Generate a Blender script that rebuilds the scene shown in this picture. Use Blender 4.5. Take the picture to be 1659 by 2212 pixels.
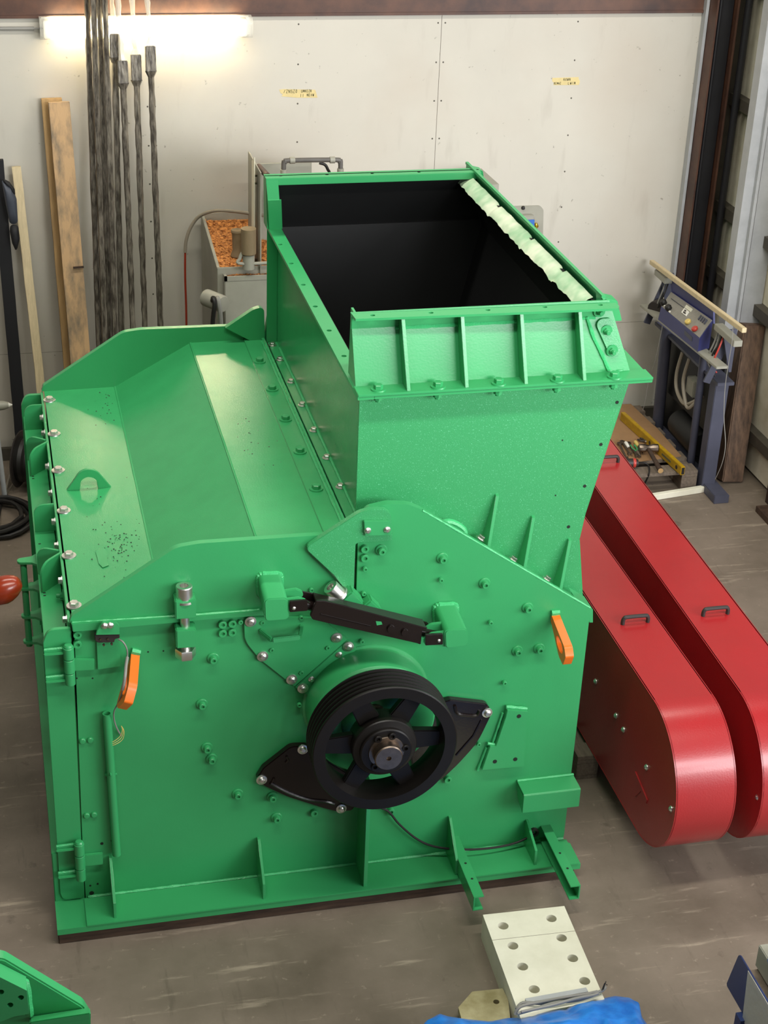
import bpy, bmesh, math, random
from mathutils import Vector, Matrix
from mathutils.geometry import tessellate_polygon
for o in list(bpy.data.objects): bpy.data.objects.remove(o)
sc = bpy.context.scene; COL = sc.collection
random.seed(7)

# ------------------------------------------------------------------ camera, world, light
FPX = 3549.3
def cam_rot(pit, roll, yaw):
    fwd0 = Vector((math.sin(yaw), math.cos(yaw), 0)); rt0 = Vector((math.cos(yaw), -math.sin(yaw), 0)); up = Vector((0, 0, 1))
    fwd = fwd0*math.cos(pit) - up*math.sin(pit); dn = -(up*math.cos(pit) + fwd0*math.sin(pit))
    return rt0*math.cos(roll) + dn*math.sin(roll), -rt0*math.sin(roll) + dn*math.cos(roll), fwd
RX, RD, RF = cam_rot(.48302207, -.04137426, .24800611)
CAM = Vector((0, 0, 4.2))
cd = bpy.data.cameras.new('camera'); cam = bpy.data.objects.new('camera', cd); COL.objects.link(cam)
cam.matrix_world = Matrix(((RX.x, -RD.x, -RF.x, 0), (RX.y, -RD.y, -RF.y, 0), (RX.z, -RD.z, -RF.z, 4.2), (0, 0, 0, 1)))
cd.sensor_fit = 'HORIZONTAL'; cd.sensor_width = 36; cd.lens = 36*FPX/1659; cd.clip_end = 100
sc.camera = cam
w = bpy.data.worlds.new('world'); sc.world = w; w.use_nodes = True
w.node_tree.nodes['Background'].inputs[0].default_value = (.9, .95, 1, 1)
w.node_tree.nodes['Background'].inputs[1].default_value = .22
def area(name, loc, target, sx, sy, power, col):
    l = bpy.data.lights.new(name, 'AREA'); l.shape = 'RECTANGLE'; l.size = sx; l.size_y = sy; l.energy = power; l.color = col
    o = bpy.data.objects.new(name, l); COL.objects.link(o); o.location = loc
    o.rotation_euler = (Vector(target)-Vector(loc)).to_track_quat('-Z', 'Y').to_euler(); return o
area('doorway_daylight', (6.6, .8, 2.7), (1.2, 5.4, .9), 4.0, 3.4, 265, (.97, .98, 1))
area('upper_front_fill', (4.3, -2.4, 4.4), (1.3, 5.0, 1.4), 3.2, 2.2, 445, (.97, .98, 1))  # added area light, no known source; brightens the upper front
for i, (lx, ly, pw) in enumerate(((.3, 3.2, 62), (2.3, 3.2, 62), (.3, 6.4, 52), (2.9, 6.4, 52))):
    area('ceiling_fluorescent', (lx, ly, 5.2), (lx, ly+.0001, 0), 2.4, .3, pw, (1, .97, .88))
vs = sc.view_settings; vs.view_transform = 'Standard'; vs.look = 'None'; vs.gamma = 1; vs.use_curve_mapping = False
vs.exposure = 0.58

# ------------------------------------------------------------------ pixel -> point on a real plane
def ray(x, y): return RX*(x-829.5) + RD*(y-1106) + RF*FPX
def pY(x, y, Y): d = ray(x, y); return CAM + d*((Y-CAM.y)/d.y)
def pZ(x, y, Z): d = ray(x, y); return CAM + d*((Z-CAM.z)/d.z)
def pX(x, y, X): d = ray(x, y); return CAM + d*((X-CAM.x)/d.x)
def fz(x, y, Y): p = pY(x, y, Y); return (p.x, p.z)
def FZ(pts, Y): return [fz(p[0], p[1], Y) + tuple(p[2:]) for p in pts]

# ------------------------------------------------------------------ materials
def hexlin(h):
    c = [int(h[i:i+2], 16)/255 for i in (0, 2, 4)]
    return tuple((v/12.92 if v <= .04045 else ((v+.055)/1.055)**2.4) for v in c) + (1,)
def mat(name, col, rough=.5, metal=0, var=.0, scale=6, bump=0, bscale=60, spec=.5, col2=None, stretch=None, coat=0, detail=6, rvar=0, contrast=(.35, .65)):
    m = bpy.data.materials.new(name); m.use_nodes = True; nt = m.node_tree; N = nt.nodes; L = nt.links
    b = N['Principled BSDF']; c = hexlin(col)
    b.inputs['Base Color'].default_value = c; b.inputs['Roughness'].default_value = rough; b.inputs['Metallic'].default_value = metal
    b.inputs['Specular IOR Level'].default_value = spec; b.inputs['Coat Weight'].default_value = coat; b.inputs['Coat Roughness'].default_value = .22
    geo = N.new('ShaderNodeNewGeometry'); mp = N.new('ShaderNodeMapping'); L.new(geo.outputs['Position'], mp.inputs[0])
    if stretch: mp.inputs['Scale'].default_value = stretch
    if var or col2:
        n = N.new('ShaderNodeTexNoise'); n.inputs['Scale'].default_value = scale; n.inputs['Detail'].default_value = detail; n.inputs['Roughness'].default_value = .62
        L.new(mp.outputs[0], n.inputs['Vector'])
        r = N.new('ShaderNodeValToRGB'); r.color_ramp.elements[0].position, r.color_ramp.elements[1].position = contrast
        c2 = hexlin(col2) if col2 else tuple(v*(1-var) for v in c[:3]) + (1,)
        r.color_ramp.elements[0].color = c2; r.color_ramp.elements[1].color = c
        L.new(n.outputs['Fac'], r.inputs[0]); L.new(r.outputs[0], b.inputs['Base Color'])
        if rvar:
            mr = N.new('ShaderNodeMapRange'); mr.inputs[3].default_value = rough+rvar; mr.inputs[4].default_value = rough-rvar
            L.new(n.outputs['Fac'], mr.inputs[0]); L.new(mr.outputs[0], b.inputs['Roughness'])
    if bump:
        n2 = N.new('ShaderNodeTexNoise'); n2.inputs['Scale'].default_value = bscale; n2.inputs['Detail'].default_value = 3
        L.new(mp.outputs[0], n2.inputs['Vector'])
        bp = N.new('ShaderNodeBump'); bp.inputs['Strength'].default_value = bump; bp.inputs['Distance'].default_value = .002
        L.new(n2.outputs['Fac'], bp.inputs['Height']); L.new(bp.outputs[0], b.inputs['Normal'])
    return m
M = {}
M['green'] = mat('green_paint', '369a5d', .30, var=.06, scale=3, bump=.10, bscale=140, rvar=.05)
M['green_sparkle'] = mat('green_paint_grainy', '37955b', .32, col2='68bf90', scale=230, detail=1.5, bump=.5, bscale=330, contrast=(.25, .38))  # pale specks in the colour paint sparkles on the grainy paint
M['green_roof'] = mat('green_paint_roof', '369a5d', .21, var=.07, scale=8, bump=.22, bscale=240)
M['green_weld'] = mat('green_weld_bead', '3fae6c', .35, bump=.9, bscale=150)
M['black_paint'] = mat('black_gloss_paint', '17100f', .22, bump=.12, bscale=90)
M['pulley'] = mat('black_pulley_paint', '14110f', .42, var=.15, scale=20, spec=.3)
M['liner'] = mat('black_wear_liner', '0a0b0c', .55, var=.3, scale=5, bump=.1)
M['zinc'] = mat('zinc_plated_steel', 'e4e3dd', .34, metal=1, var=.1, scale=60)
M['steel'] = mat('bare_turned_steel', '8b7d70', .38, metal=1, var=.3, scale=25)
M['orange'] = mat('orange_paint', 'e8701c', .35, var=.05, scale=20)
M['red'] = mat('red_paint', 'a51a1f', .36, coat=.6, var=.08, scale=5, bump=.25, bscale=160, rvar=.05)
M['darkgrip'] = mat('charcoal_plastic', '2b2523', .5)
M['hole'] = mat('dark_hole', '0a1a0e', .8)
M['floor'] = mat('concrete', '84776a', .55, col2='5f5548', scale=1.5, detail=14, bump=.3, bscale=80, rvar=.08, contrast=(.3, .68))
def add_scuffs(m):
    nt = m.node_tree; N = nt.nodes; L = nt.links; b = N['Principled BSDF']; src = b.inputs['Base Color'].links[0].from_socket
    geo = N.new('ShaderNodeNewGeometry')
    def layer(src, rot, sc, scale, lo, hi, col, amt):
        mp = N.new('ShaderNodeMapping'); mp.inputs['Rotation'].default_value = (0, 0, rot); mp.inputs['Scale'].default_value = sc; L.new(geo.outputs['Position'], mp.inputs[0])
        n = N.new('ShaderNodeTexNoise'); n.inputs['Scale'].default_value = scale; n.inputs['Detail'].default_value = 6; n.inputs['Roughness'].default_value = .65; L.new(mp.outputs[0], n.inputs['Vector'])
        r = N.new('ShaderNodeMapRange'); r.inputs[1].default_value = lo; r.inputs[2].default_value = hi; r.inputs[4].default_value = amt; L.new(n.outputs['Fac'], r.inputs[0])
        mx = N.new('ShaderNodeMix'); mx.data_type = 'RGBA'; L.new(r.outputs[0], mx.inputs['Factor']); L.new(src, mx.inputs['A']); mx.inputs['B'].default_value = hexlin(col); return mx.outputs['Result']
    src = layer(src, .35, (1, 9, 1), 2.2, .58, .72, 'b8aa96', .55)
    src = layer(src, -.5, (7, 1, 1), 2.6, .60, .74, '4d443a', .5)
    src = layer(src, .1, (1, 1, 1), 26, .62, .74, 'b3a693', .45)
    src = layer(src, 1.1, (1, 1, 1), 9, .64, .72, '4a4036', .5)
    L.new(src, b.inputs['Base Color'])
add_scuffs(M['floor'])
def add_grime(m):
    nt = m.node_tree; N = nt.nodes; L = nt.links; b = N['Principled BSDF']; src = b.inputs['Base Color'].links[0].from_socket
    geo = N.new('ShaderNodeNewGeometry')
    for sc, scale, lo, hi, col, amt in (((3, 3, .6), 3.2, .60, .76, '9d968a', .45), ((1, 1, 1), 30, .70, .76, '6d675d', .7), ((1, 1, 1), 1.3, .5, .8, 'b5a898', .5)):
        mp = N.new('ShaderNodeMapping'); mp.inputs['Scale'].default_value = sc; L.new(geo.outputs['Position'], mp.inputs[0])
        n = N.new('ShaderNodeTexNoise'); n.inputs['Scale'].default_value = scale; n.inputs['Detail'].default_value = 5; L.new(mp.outputs[0], n.inputs['Vector'])
        q = N.new('ShaderNodeMapRange'); q.inputs[1].default_value = lo; q.inputs[2].default_value = hi; q.inputs[4].default_value = amt; L.new(n.outputs['Fac'], q.inputs[0])
        mx = N.new('ShaderNodeMix'); mx.data_type = 'RGBA'; L.new(q.outputs[0], mx.inputs['Factor']); L.new(src, mx.inputs['A']); mx.inputs['B'].default_value = hexlin(col); src = mx.outputs['Result']
    L.new(src, b.inputs['Base Color'])
M['wall'] = mat('white_wall_board', 'c0bbaf', .55, var=.09, scale=1.2, detail=9)
M['wallr'] = mat('cream_wall_board', 'ddd7c2', .6, col2='c0b89e', scale=3.5, detail=10, contrast=(.3, .55))
M['rust'] = mat('rusty_brown_steel', '5d3d2d', .5, col2='3a2620', scale=5, detail=8)
M['darksteel'] = mat('dark_primer_steel', '211a1a', .5, col2='3a2119', scale=6)
M['innerblack'] = mat('blue_black_steel', '1b1b20', .5, var=.3, scale=9)
M['sleeper'] = mat('dark_oiled_sleeper', '4a382b', .65, col2='2f2119', scale=9, stretch=(.7, 5, 5), bump=.4)
M['girt'] = mat('grey_brown_girt', '4f4a40', .55, var=.3, scale=10)
M['post'] = mat('pale_grey_post', 'aeb0b2', .45, var=.15, scale=9)
M['ceil'] = mat('ceiling_sheet', '55554f', .7, var=.1, scale=4)
M['pine'] = mat('fresh_pine', 'd6c39c', .6, var=.18, scale=14, stretch=(8, 8, .7), bump=.2)
M['oldwood'] = mat('weathered_plank', 'bd9a70', .7, col2='7a6c58', scale=4.5, stretch=(3, 3, .9), detail=9, bump=.3, contrast=(.36, .56))
M['oldwood2'] = mat('yellowed_plank', 'b59260', .7, var=.3, scale=6, stretch=(6, 6, .6), bump=.2)
M['darkwood'] = mat('dark_oiled_timber', '4c382a', .65, col2='2f2119', scale=9, stretch=(5, 5, .7), bump=.4)
M['brownpost'] = mat('brown_weathered_timber', '6f5744', .7, col2='46362b', scale=9, stretch=(5, 5, .7), bump=.4)
M['pallet'] = mat('grey_pallet_wood', '75685a', .75, var=.35, scale=12, stretch=(6, 1, 6), bump=.3)
M['cardboard'] = mat('brown_cardboard', '97744f', .8, var=.15, scale=8)
M['yellow'] = mat('yellow_level_paint', 'b58f17', .4, var=.25, scale=30)
M['greybox'] = mat('grey_machine_paint', '9a988b', .5, var=.16, scale=5)
M['bluegrey'] = mat('slate_blue_paint', '4a4c5c', .5, var=.2, scale=6)
M['pipegrey'] = mat('grey_gas_pipe', '5f5b57', .5, var=.2, scale=20)
M['blue'] = mat('blue_panel_paint', '34386f', .45, var=.1, scale=8)
M['blue2'] = mat('navy_blue_paint', '1b2c5c', .4)
M['skyblue'] = mat('bright_blue_panel', '2f66b8', .4)
M['panelgrey'] = mat('control_panel_grey', '8c887f', .5, var=.15, scale=30)
M['creamsteel'] = mat('cream_primed_steel', 'e9e6d3', .5, col2='d8d5c0', scale=5, detail=8)
M['creamold'] = mat('yellowed_cream_steel', 'b9b08a', .5, col2='8c8058', scale=7, detail=8)
M['holewall'] = mat('machined_hole', '77705f', .5, var=.2, scale=40)
M['dowel'] = mat('worn_turned_wood', '8d7a5c', .7, var=.3, scale=12, stretch=(1, 1, .4))
M['chips'] = mat('orange_wood_chips', 'd58f4a', .8, col2='8f5526', scale=75, detail=2)
M['tape'] = mat('masking_tape', 'd3c089', .7, var=.12, scale=25)
M['ink'] = mat('faded_pen_ink', '5d5a3c', .8)
M['cable'] = mat('black_rubber', '171412', .55)
M['cablegrey'] = mat('grey_cable', '87857f', .5)
M['hosegrey'] = mat('beige_hose', '8b8273', .5)
M['redhose'] = mat('red_hose', '96311c', .45)
M['white'] = mat('white_plastic', 'e3e0d6', .4)
M['redbtn'] = mat('red_button', 'b5392f', .4)
M['yelbtn'] = mat('yellow_button', 'd2b866', .4)
M['brass'] = mat('brass', 'c9a63c', .3, metal=1)
M['orangeball'] = mat('red_brown_enamel', '8e3016', .25, var=.25, scale=9)
M['blackcloth'] = mat('black_cloth', '0d0c10', .7)
M['greycloth'] = mat('dark_grey_cloth', '3c404a', .55)
M['lip_glare'] = mat('pale_lip_glare', 'd3dcc2', .3, col2='8fb890', scale=7, bump=.4, bscale=30, detail=3)  # pale tone painted in for the lamp's reflection on glossy green
M['bluetarp'] = mat('blue_tarpaulin', '2f86e2', .30, col2='1d66c2', scale=14, bump=1.0, bscale=28)
def wrapmat():
    m = mat('wrapped_steel_bar', '968e80', .3, metal=.25, col2='453f38', scale=42, stretch=(1.5, 1.5, .28), bump=1.0, bscale=60, contrast=(.38, .72))
    return m
M['wrap'] = wrapmat()
def clear(name, col, alpha, rough):
    m = mat(name, col, rough, bump=.8, bscale=35); b = m.node_tree.nodes['Principled BSDF']; b.inputs['Alpha'].default_value = alpha; return m
M['clearwrap'] = clear('clear_stretch_film', 'd8d4c8', .5, .12)
M['lens'] = clear('clear_lamp_cover', 'f4f1e4', .28, .1)
def emit(name, col, s):
    m = bpy.data.materials.new(name); m.use_nodes = True; b = m.node_tree.nodes['Principled BSDF']
    b.inputs['Emission Color'].default_value = hexlin(col); b.inputs['Emission Strength'].default_value = s; b.inputs['Base Color'].default_value = hexlin(col); return m
M['tube'] = emit('fluorescent_tube', 'fff2cf', 24)

add_grime(M['wall'])
# ------------------------------------------------------------------ geometry helpers
WORLD = {}
class G:
    def __init__(s): s.v = []; s.f = []
    def add(s, vs, fs):
        o = len(s.v); s.v += [Vector(v) for v in vs]; s.f += [tuple(i+o for i in f) for f in fs]; return s
    def hexa(s, p): return s.add(p, [(0, 3, 2, 1), (4, 5, 6, 7), (0, 1, 5, 4), (1, 2, 6, 5), (2, 3, 7, 6), (3, 0, 4, 7)])
    def box(s, x0, x1, y0, y1, z0, z1): return s.hexa([(x0, y0, z0), (x1, y0, z0), (x1, y1, z0), (x0, y1, z0), (x0, y0, z1), (x1, y0, z1), (x1, y1, z1), (x0, y1, z1)])
    def beam(s, a, b, wd, ht, up=(0, 0, 1)):
        a, b = Vector(a), Vector(b); d = (b-a).normalized(); u = Vector(up); r = d.cross(u).normalized()*wd/2; u2 = r.cross(d).normalized()*ht/2
        return s.hexa([a-r-u2, a+r-u2, b+r-u2, b-r-u2, a-r+u2, a+r+u2, b+r+u2, b-r+u2])
    def prism(s, poly, fr, d0, d1, holes=()):
        """poly in (u,v); fr(u,v,d) -> point"""
        loops = [list(poly)] + [list(h) for h in holes]; flat = [p for l in loops for p in l]; n = len(flat)
        vs = [fr(p[0], p[1], d0) for p in flat] + [fr(p[0], p[1], d1) for p in flat]
        fs = []
        if holes:
            for t in tessellate_polygon([[Vector((p[0], p[1], 0)) for p in l] for l in loops]):
                fs.append(tuple(t)); fs.append(tuple(i+n for i in reversed(t)))
        else:
            fs.append(tuple(range(n))); fs.append(tuple(range(2*n-1, n-1, -1)))
        o = 0
        for l in loops:
            k = len(l)
            for i in range(k): j = (i+1) % k; fs.append((o+i, o+j, n+o+j, n+o+i))
            o += k
        return s.add(vs, fs)
    def tube(s, pts, r, seg=8, cap=True):
        pts = [Vector(p) for p in pts]
        if not isinstance(r, (list, tuple)) and 4 <= len(pts) <= 16:
            q = [pts[0]]+pts+[pts[-1]]; out = []
            for i in range(len(pts)-1):
                a, b, c, d = q[i:i+4]; k = 5
                for j in range(k):
                    t = j/k; out.append(.5*((2*b)+(c-a)*t+(2*a-5*b+4*c-d)*t*t+(3*b-3*c+d-a)*t**3))
            pts = out+[pts[-1]]
        n = len(pts); rings = []; prev = None
        for i, p in enumerate(pts):
            t = (pts[min(i+1, n-1)]-pts[max(i-1, 0)]).normalized()
            if prev is None: u = t.orthogonal().normalized()
            else: u = (prev - t*prev.dot(t)); u = u.normalized() if u.length > 1e-6 else t.orthogonal().normalized()
            prev = u; v = t.cross(u); rr = r[i] if isinstance(r, (list, tuple)) else r
            rings.append([p + u*rr*math.cos(2*math.pi*k/seg) + v*rr*math.sin(2*math.pi*k/seg) for k in range(seg)])
        vs = [q for ring in rings for q in ring]; fs = []
        for i in range(n-1):
            for k in range(seg):
                k2 = (k+1) % seg; fs.append((i*seg+k, i*seg+k2, (i+1)*seg+k2, (i+1)*seg+k))
        if cap: fs.append(tuple(range(seg-1, -1, -1))); fs.append(tuple((n-1)*seg+k for k in range(seg)))
        return s.add(vs, fs)
    def lathe(s, prof, org=(0, 0, 0), ax=(0, -1, 0), seg=32, ang0=0):
        """prof: (r, h) along axis ax from org; r=0 closes"""
        org, ax = Vector(org), Vector(ax).normalized(); u = ax.orthogonal().normalized(); v = ax.cross(u)
        vs = []; idx = []
        for r, h in prof:
            if r < 1e-7: idx.append([len(vs)]); vs.append(org+ax*h)
            else:
                idx.append(list(range(len(vs), len(vs)+seg)))
                for k in range(seg):
                    a = 2*math.pi*k/seg+ang0; vs.append(org+ax*h+u*r*math.cos(a)+v*r*math.sin(a))
        fs = []
        for a, b in zip(idx, idx[1:]):
            for k in range(seg):
                k2 = (k+1) % seg
                if len(a) == 1 and len(b) == 1: continue
                if len(a) == 1: fs.append((a[0], b[k], b[k2]))
                elif len(b) == 1: fs.append((a[k], b[0], a[k2]))
                else: fs.append((a[k], b[k], b[k2], a[k2]))
        return s.add(vs, fs)
def XZ(u, v, d): return Vector((u, d, v))
def XY(u, v, d): return Vector((u, v, d))
def YZ(u, v, d): return Vector((d, u, v))
def circ(u, v, r, n=14, r2=None): return [(u+r*math.cos(2*math.pi*k/n), v+(r2 or r)*math.sin(2*math.pi*k/n)) for k in range(n)]
def fillet(pts, n=5):
    out = []; k = len(pts)
    for i, p in enumerate(pts):
        if len(p) < 3 or p[2] <= 0: out.append((p[0], p[1])); continue
        P = Vector(p[:2]); A = Vector(pts[i-1][:2])-P; B = Vector(pts[(i+1) % k][:2])-P
        la, lb = A.length, B.length; A.normalize(); B.normalize()
        th = math.acos(max(-1, min(1, A.dot(B))))
        t = min(p[2]/math.tan(th/2), la*.49, lb*.49); r = t*math.tan(th/2)
        c = P + (A+B).normalized()*(r/math.sin(th/2)); s = P+A*t-c; e = P+B*t-c
        a0 = math.atan2(s.y, s.x); a1 = math.atan2(e.y, e.x); da = (a1-a0+math.pi) % (2*math.pi)-math.pi
        for q in range(n+1): a = a0+da*q/n; out.append((c.x+r*math.cos(a), c.y+r*math.sin(a)))
    return out
def mesh_of(name, g, m, smooth=30, bevel=0, off=Vector()):
    me = bpy.data.meshes.new(name); bm = bmesh.new()
    vs = [bm.verts.new(v-off) for v in g.v]
    for f in g.f:
        try: bm.faces.new([vs[i] for i in f])
        except ValueError: pass
    bmesh.ops.recalc_face_normals(bm, faces=bm.faces)
    if bevel:
        es = [e for e in bm.edges if len(e.link_faces) == 2 and e.calc_face_angle(0) > math.radians(40)]
        bmesh.ops.bevel(bm, geom=es, offset=bevel, segments=2, affect='EDGES', clamp_overlap=True)
    bm.normal_update()
    if smooth:
        for f in bm.faces: f.smooth = True
        for e in bm.edges:
            if len(e.link_faces) != 2 or e.calc_face_angle(0) > math.radians(smooth): e.smooth = False
    bm.to_mesh(me); bm.free()
    for q in (m if isinstance(m, (list, tuple)) else [m]): me.materials.append(M[q] if isinstance(q, str) else q)
    return me
def link(name, me, parent=None, at=None, rot=None, scale=None):
    o = bpy.data.objects.new(name, me); COL.objects.link(o)
    W = Vector(at) if at is not None else (WORLD[parent.name].copy() if parent else Vector())
    if parent: o.parent = parent; o.location = W-WORLD[parent.name]
    else: o.location = W
    if rot is not None: o.rotation_euler = rot
    if scale: o.scale = scale
    WORLD[o.name] = W; return o
def part(name, g, m, parent, smooth=30, bevel=0):
    """one mesh, modelled in world coordinates, as a child of parent"""
    return link(name, mesh_of(name, g, m, smooth, bevel, WORLD[parent.name]), parent)
def fill(o, g, m, smooth=30, bevel=0): o.data = mesh_of(o.name, g, m, smooth, bevel, WORLD[o.name])
def single(name, g, m, label, cat, group=None, smooth=30, bevel=0, base=None):
    if base is None:
        zs = min(v.z for v in g.v); base = sum(g.v, Vector())/len(g.v); base.z = zs
    o = link(name, mesh_of(name, g, m, smooth, bevel, Vector(base)), None, base); o['label'] = label; o['category'] = cat
    if group: o['group'] = group
    return o
def thing(name, loc, label, cat, group=None):
    o = link(name, None, None, loc); o['label'] = label; o['category'] = cat; o.empty_display_size = .1
    if group: o['group'] = group
    return o
def struct(name, g, m, smooth=30, bevel=0):
    o = link(name, mesh_of(name, g, m, smooth, bevel)); o['kind'] = 'structure'; return o
def rot_to(n):  return Vector(n).to_track_quat('Z', 'Y').to_euler()

# ------------------------------------------------------------------ the setting
YW, XR = 8.75, 4.2
struct('floor', G().box(-4, 6.5, -3, 9.2, -.1, 0), 'floor')
wb = struct('wall_back', G().box(-4, 4.3, YW+.012, YW+.12, 0, 6), 'girt')
for x0, x1 in ((-4, -2.294), (-2.294, -.72), (-.72, .852), (.852, 2.424), (2.424, 3.962)):
    for z0, z1 in ((.075, .644), (.644, 2.49), (2.49, 4.3), (4.3, 6)):
        part('wall_panel', G().box(x0+.0012, x1-.0012, YW, YW+.012, z0+.001, z1-.001), 'wall', wb)
sg = G()
for x in (.832, .872, 2.404, 2.444, 1.64, 3.2):
    for k in range(12):
        sg.lathe([(0, .0012), (.0045, .001), (.005, 0)], (x, YW, .12+k*.21), (0, -1, 0), 8)
o = part('screw_heads', sg, 'girt', wb); o['kind'] = 'stuff'
struct('baseboard_back', G().box(-4, 3.95, YW-.025, YW+.01, 0, .075), 'girt')
struct('wall_left', G().box(-4.1, -4, -3, 9.2, 0, 6), 'girt')
struct('ceiling', G().box(-4.1, 6.5, -3, 9.2, 6, 6.1), 'ceil')
wr = struct('wall_right', G().box(XR+.01, XR+.1, 7.42, 9.2, 0, 6).box(XR+.01, XR+.1, -3, 7.42, 4.4, 6), 'girt')
for z0, z1 in ((.02, .225), (.275, .93), (.98, 1.33), (1.38, 1.96), (2.01, 2.60), (2.65, 3.6)):
    part('wall_panel', G().box(XR, XR+.01, 7.42, 8.1, z0, z1), 'wallr', wr)
    part('wall_panel', G().box(XR, XR+.01, 8.1, 8.75, z0, z1), 'wallr', wr)
for z in (.25, .955, 1.355, 1.985, 2.625):
    part('girt', G().box(XR-.05, XR, 7.42, 8.72, z-.008, z+.045).box(XR-.055, XR-.05, 7.42, 8.72, z-.02, z+.045), 'girt', wr)
# the upper floor the photographer stands on, unseen; added to shade the low front
struct('trim_9_unseen_floor', G().box(-4, 4.1, -3, 1.22, 2.55, 2.72), 'girt')
# steel beam under the eaves
struct('trim_1', G().box(-4, 3.925, YW-.012, YW, 2.487, 2.80).box(-4, 3.925, YW-.06, YW, 2.78, 2.80).box(-4, 3.925, YW-.02, YW, 2.475, 2.49), 'rust')
# corner angle and rusty column
struct('trim_2', G().box(3.926, 3.943, YW-.05, YW, 0, 4.5), 'post')
struct('trim_3', G().box(3.945, 3.955, 8.60, 8.70, 0, 5.9).box(4.066, 4.078, 8.60, 8.70, 0, 5.9).box(3.955, 4.066, 8.67, 8.68, 0, 5.9), 'rust')
struct('trim_4', G().box(3.962, 4.058, 8.635, 8.66, 0, 5.9).tube([(3.975, 8.62, 0), (3.975, 8.62, 5.9)], .010), 'innerblack')
pb = pX(1576, 320, 4.12)
single('conduit_pole', G().tube([(4.12, pb.y, .0), (4.12, pb.y, 5.9)], .021, 12), 'innerblack', 'tall thin black round pole running up in front of the right wall girts', 'pole')
struct('trim_5', G().box(3.99, 4.012, 8.06, 8.14, 0, 5).box(4.012, 4.056, 8.06, 8.068, 0, 5).box(4.045, 4.062, 8.03, 8.07, 0, 5), 'post')
struct('trim_6', G().box(4.072, 4.192, 8.045, 8.06, .86, 5), 'post')
struct('trim_7', G().box(4.135, 4.19, 7.46, 7.54, 0, 4.4), 'darksteel')
d1 = struct('door_1', G().box(4.16, 4.2, 5.6, 7.45, .0, .03), 'girt')
for k in range(10):
    part('slat', G().tube([(4.185, 5.6, .05+k*.045), (4.185, 7.45, .05+k*.045)], .024, 6), 'girt', d1)
struct('trim_8', G().box(4.03, 4.12, 6.2, 7.44, 0, .035), 'darkwood')

# fluorescent lamp on the back wall
a, b = pY(88, 62, YW-.05), pY(541, 57, YW-.05); zc = (a.z+b.z)/2
lamp = thing('wall_lamp', (a.x, YW, zc-.06), 'glowing twin tube fluorescent lamp in clear cover under the brown beam', 'lamp')
part('lamp_housing', G().box(a.x, b.x, YW-.03, YW, zc-.05, zc+.05), 'white', lamp, bevel=.006)
part('lamp_cover', G().prism(fillet([(YW-.028, zc-.056, .0), (YW-.10, zc-.05, .03), (YW-.10, zc+.05, .03), (YW-.028, zc+.056, 0)]), YZ, a.x-.006, b.x+.006), 'lens', lamp)
for dz in (-.026, .026):
    t = part('lamp_tube', G().tube([(a.x+.055, YW-.06, zc+dz), (b.x-.075, YW-.06, zc+dz)], .016, 12), 'tube', lamp)
for x in (a.x+.03, b.x-.04):
    part('tube_socket', G().box(x-.018, x+.018, YW-.085, YW-.03, zc-.045, zc+.045), 'white', lamp, bevel=.004)
q = pY(0, 62, YW-.02)
single('lamp_conduit', G().tube([(q.x-.5, YW-.014, q.z+.002), (q.x+.17, YW-.014, q.z-.002)], .010).tube([(q.x+.17, YW-.014, q.z-.002), (q.x+.26, YW-.02, q.z-.004), (a.x-.004, YW-.03, zc)], .0045), 'cablegrey', 'thin grey conduit feeding the left end of the wall lamp', 'conduit')

# two strips of masking tape with handwriting
STROKES = {'A': [(0, 0, .5, 1), (.5, 1, 1, 0), (.25, .45, .75, .45)], 'X': [(0, 0, 1, 1), (0, 1, 1, 0)], 'W': [(0, 1, .25, 0), (.25, 0, .5, .7), (.5, .7, .75, 0), (.75, 0, 1, 1)], 'N': [(0, 0, 0, 1), (0, 1, 1, 0), (1, 0, 1, 1)],
  '/': [(0, 0, 1, 1)], 'S': [(1, .9, .1, .9), (.1, .9, .1, .5), (.1, .5, .9, .5), (.9, .5, .9, .05), (.9, .05, 0, .05)], 'K': [(0, 0, 0, 1), (0, .45, 1, 1), (.2, .55, 1, 0)], 'L': [(0, 1, 0, 0), (0, 0, .9, 0)], 'E': [(0, 0, 0, 1), (0, 1, .9, 1), (0, .5, .8, .5), (0, 0, .9, 0)],
  'R': [(0, 0, 0, 1), (0, 1, .9, .8), (.9, .8, 0, .5), (.2, .5, 1, 0)], 'Z': [(0, 1, 1, 1), (1, 1, 0, 0), (0, 0, 1, 0)], 'O': [(0, .2, .3, 1), (.3, 1, 1, .8), (1, .8, .7, 0), (.7, 0, 0, .2)], '1': [(.5, 0, .6, 1)], 'M': [(0, 0, .1, 1), (.1, 1, .5, .3), (.5, .3, .9, 1), (.9, 1, 1, 0)], 'U': [(0, 1, 0, 0), (0, 0, .9, 0), (.9, 0, .9, 1)], '+': [(0, .5, 1, .5), (.5, 0, .5, 1)], '-': [(0, .5, 1, .5)], 'I': [(.5, 0, .5, 1)], '5': [(1, 1, 0, 1), (0, 1, 0, .5), (0, .5, 1, .4), (1, .4, .8, 0), (.8, 0, 0, .05)], 'F': [(0, 0, 0, 1), (0, 1, 1, 1), (0, .5, .8, .5)]}
def scrawl(text, x, z, h, y, adv=.75, lw=.0022, parent=None):
    g = G()
    for i, ch in enumerate(text):
        for s in STROKES.get(ch, ()):
            p0 = Vector((x+(i*adv+s[0]*.6*adv)*h, y, z+s[1]*h)); p1 = Vector((x+(i*adv+s[2]*.6*adv)*h, y, z+s[3]*h)); d = (p1-p0).normalized(); n = Vector((-d.z, 0, d.x))*lw/2
            g.add([p0-n, p1-n, p1+n, p0+n], [(0, 1, 2, 3)])
    return part('handwriting', g, 'ink', parent, smooth=0)
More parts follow.
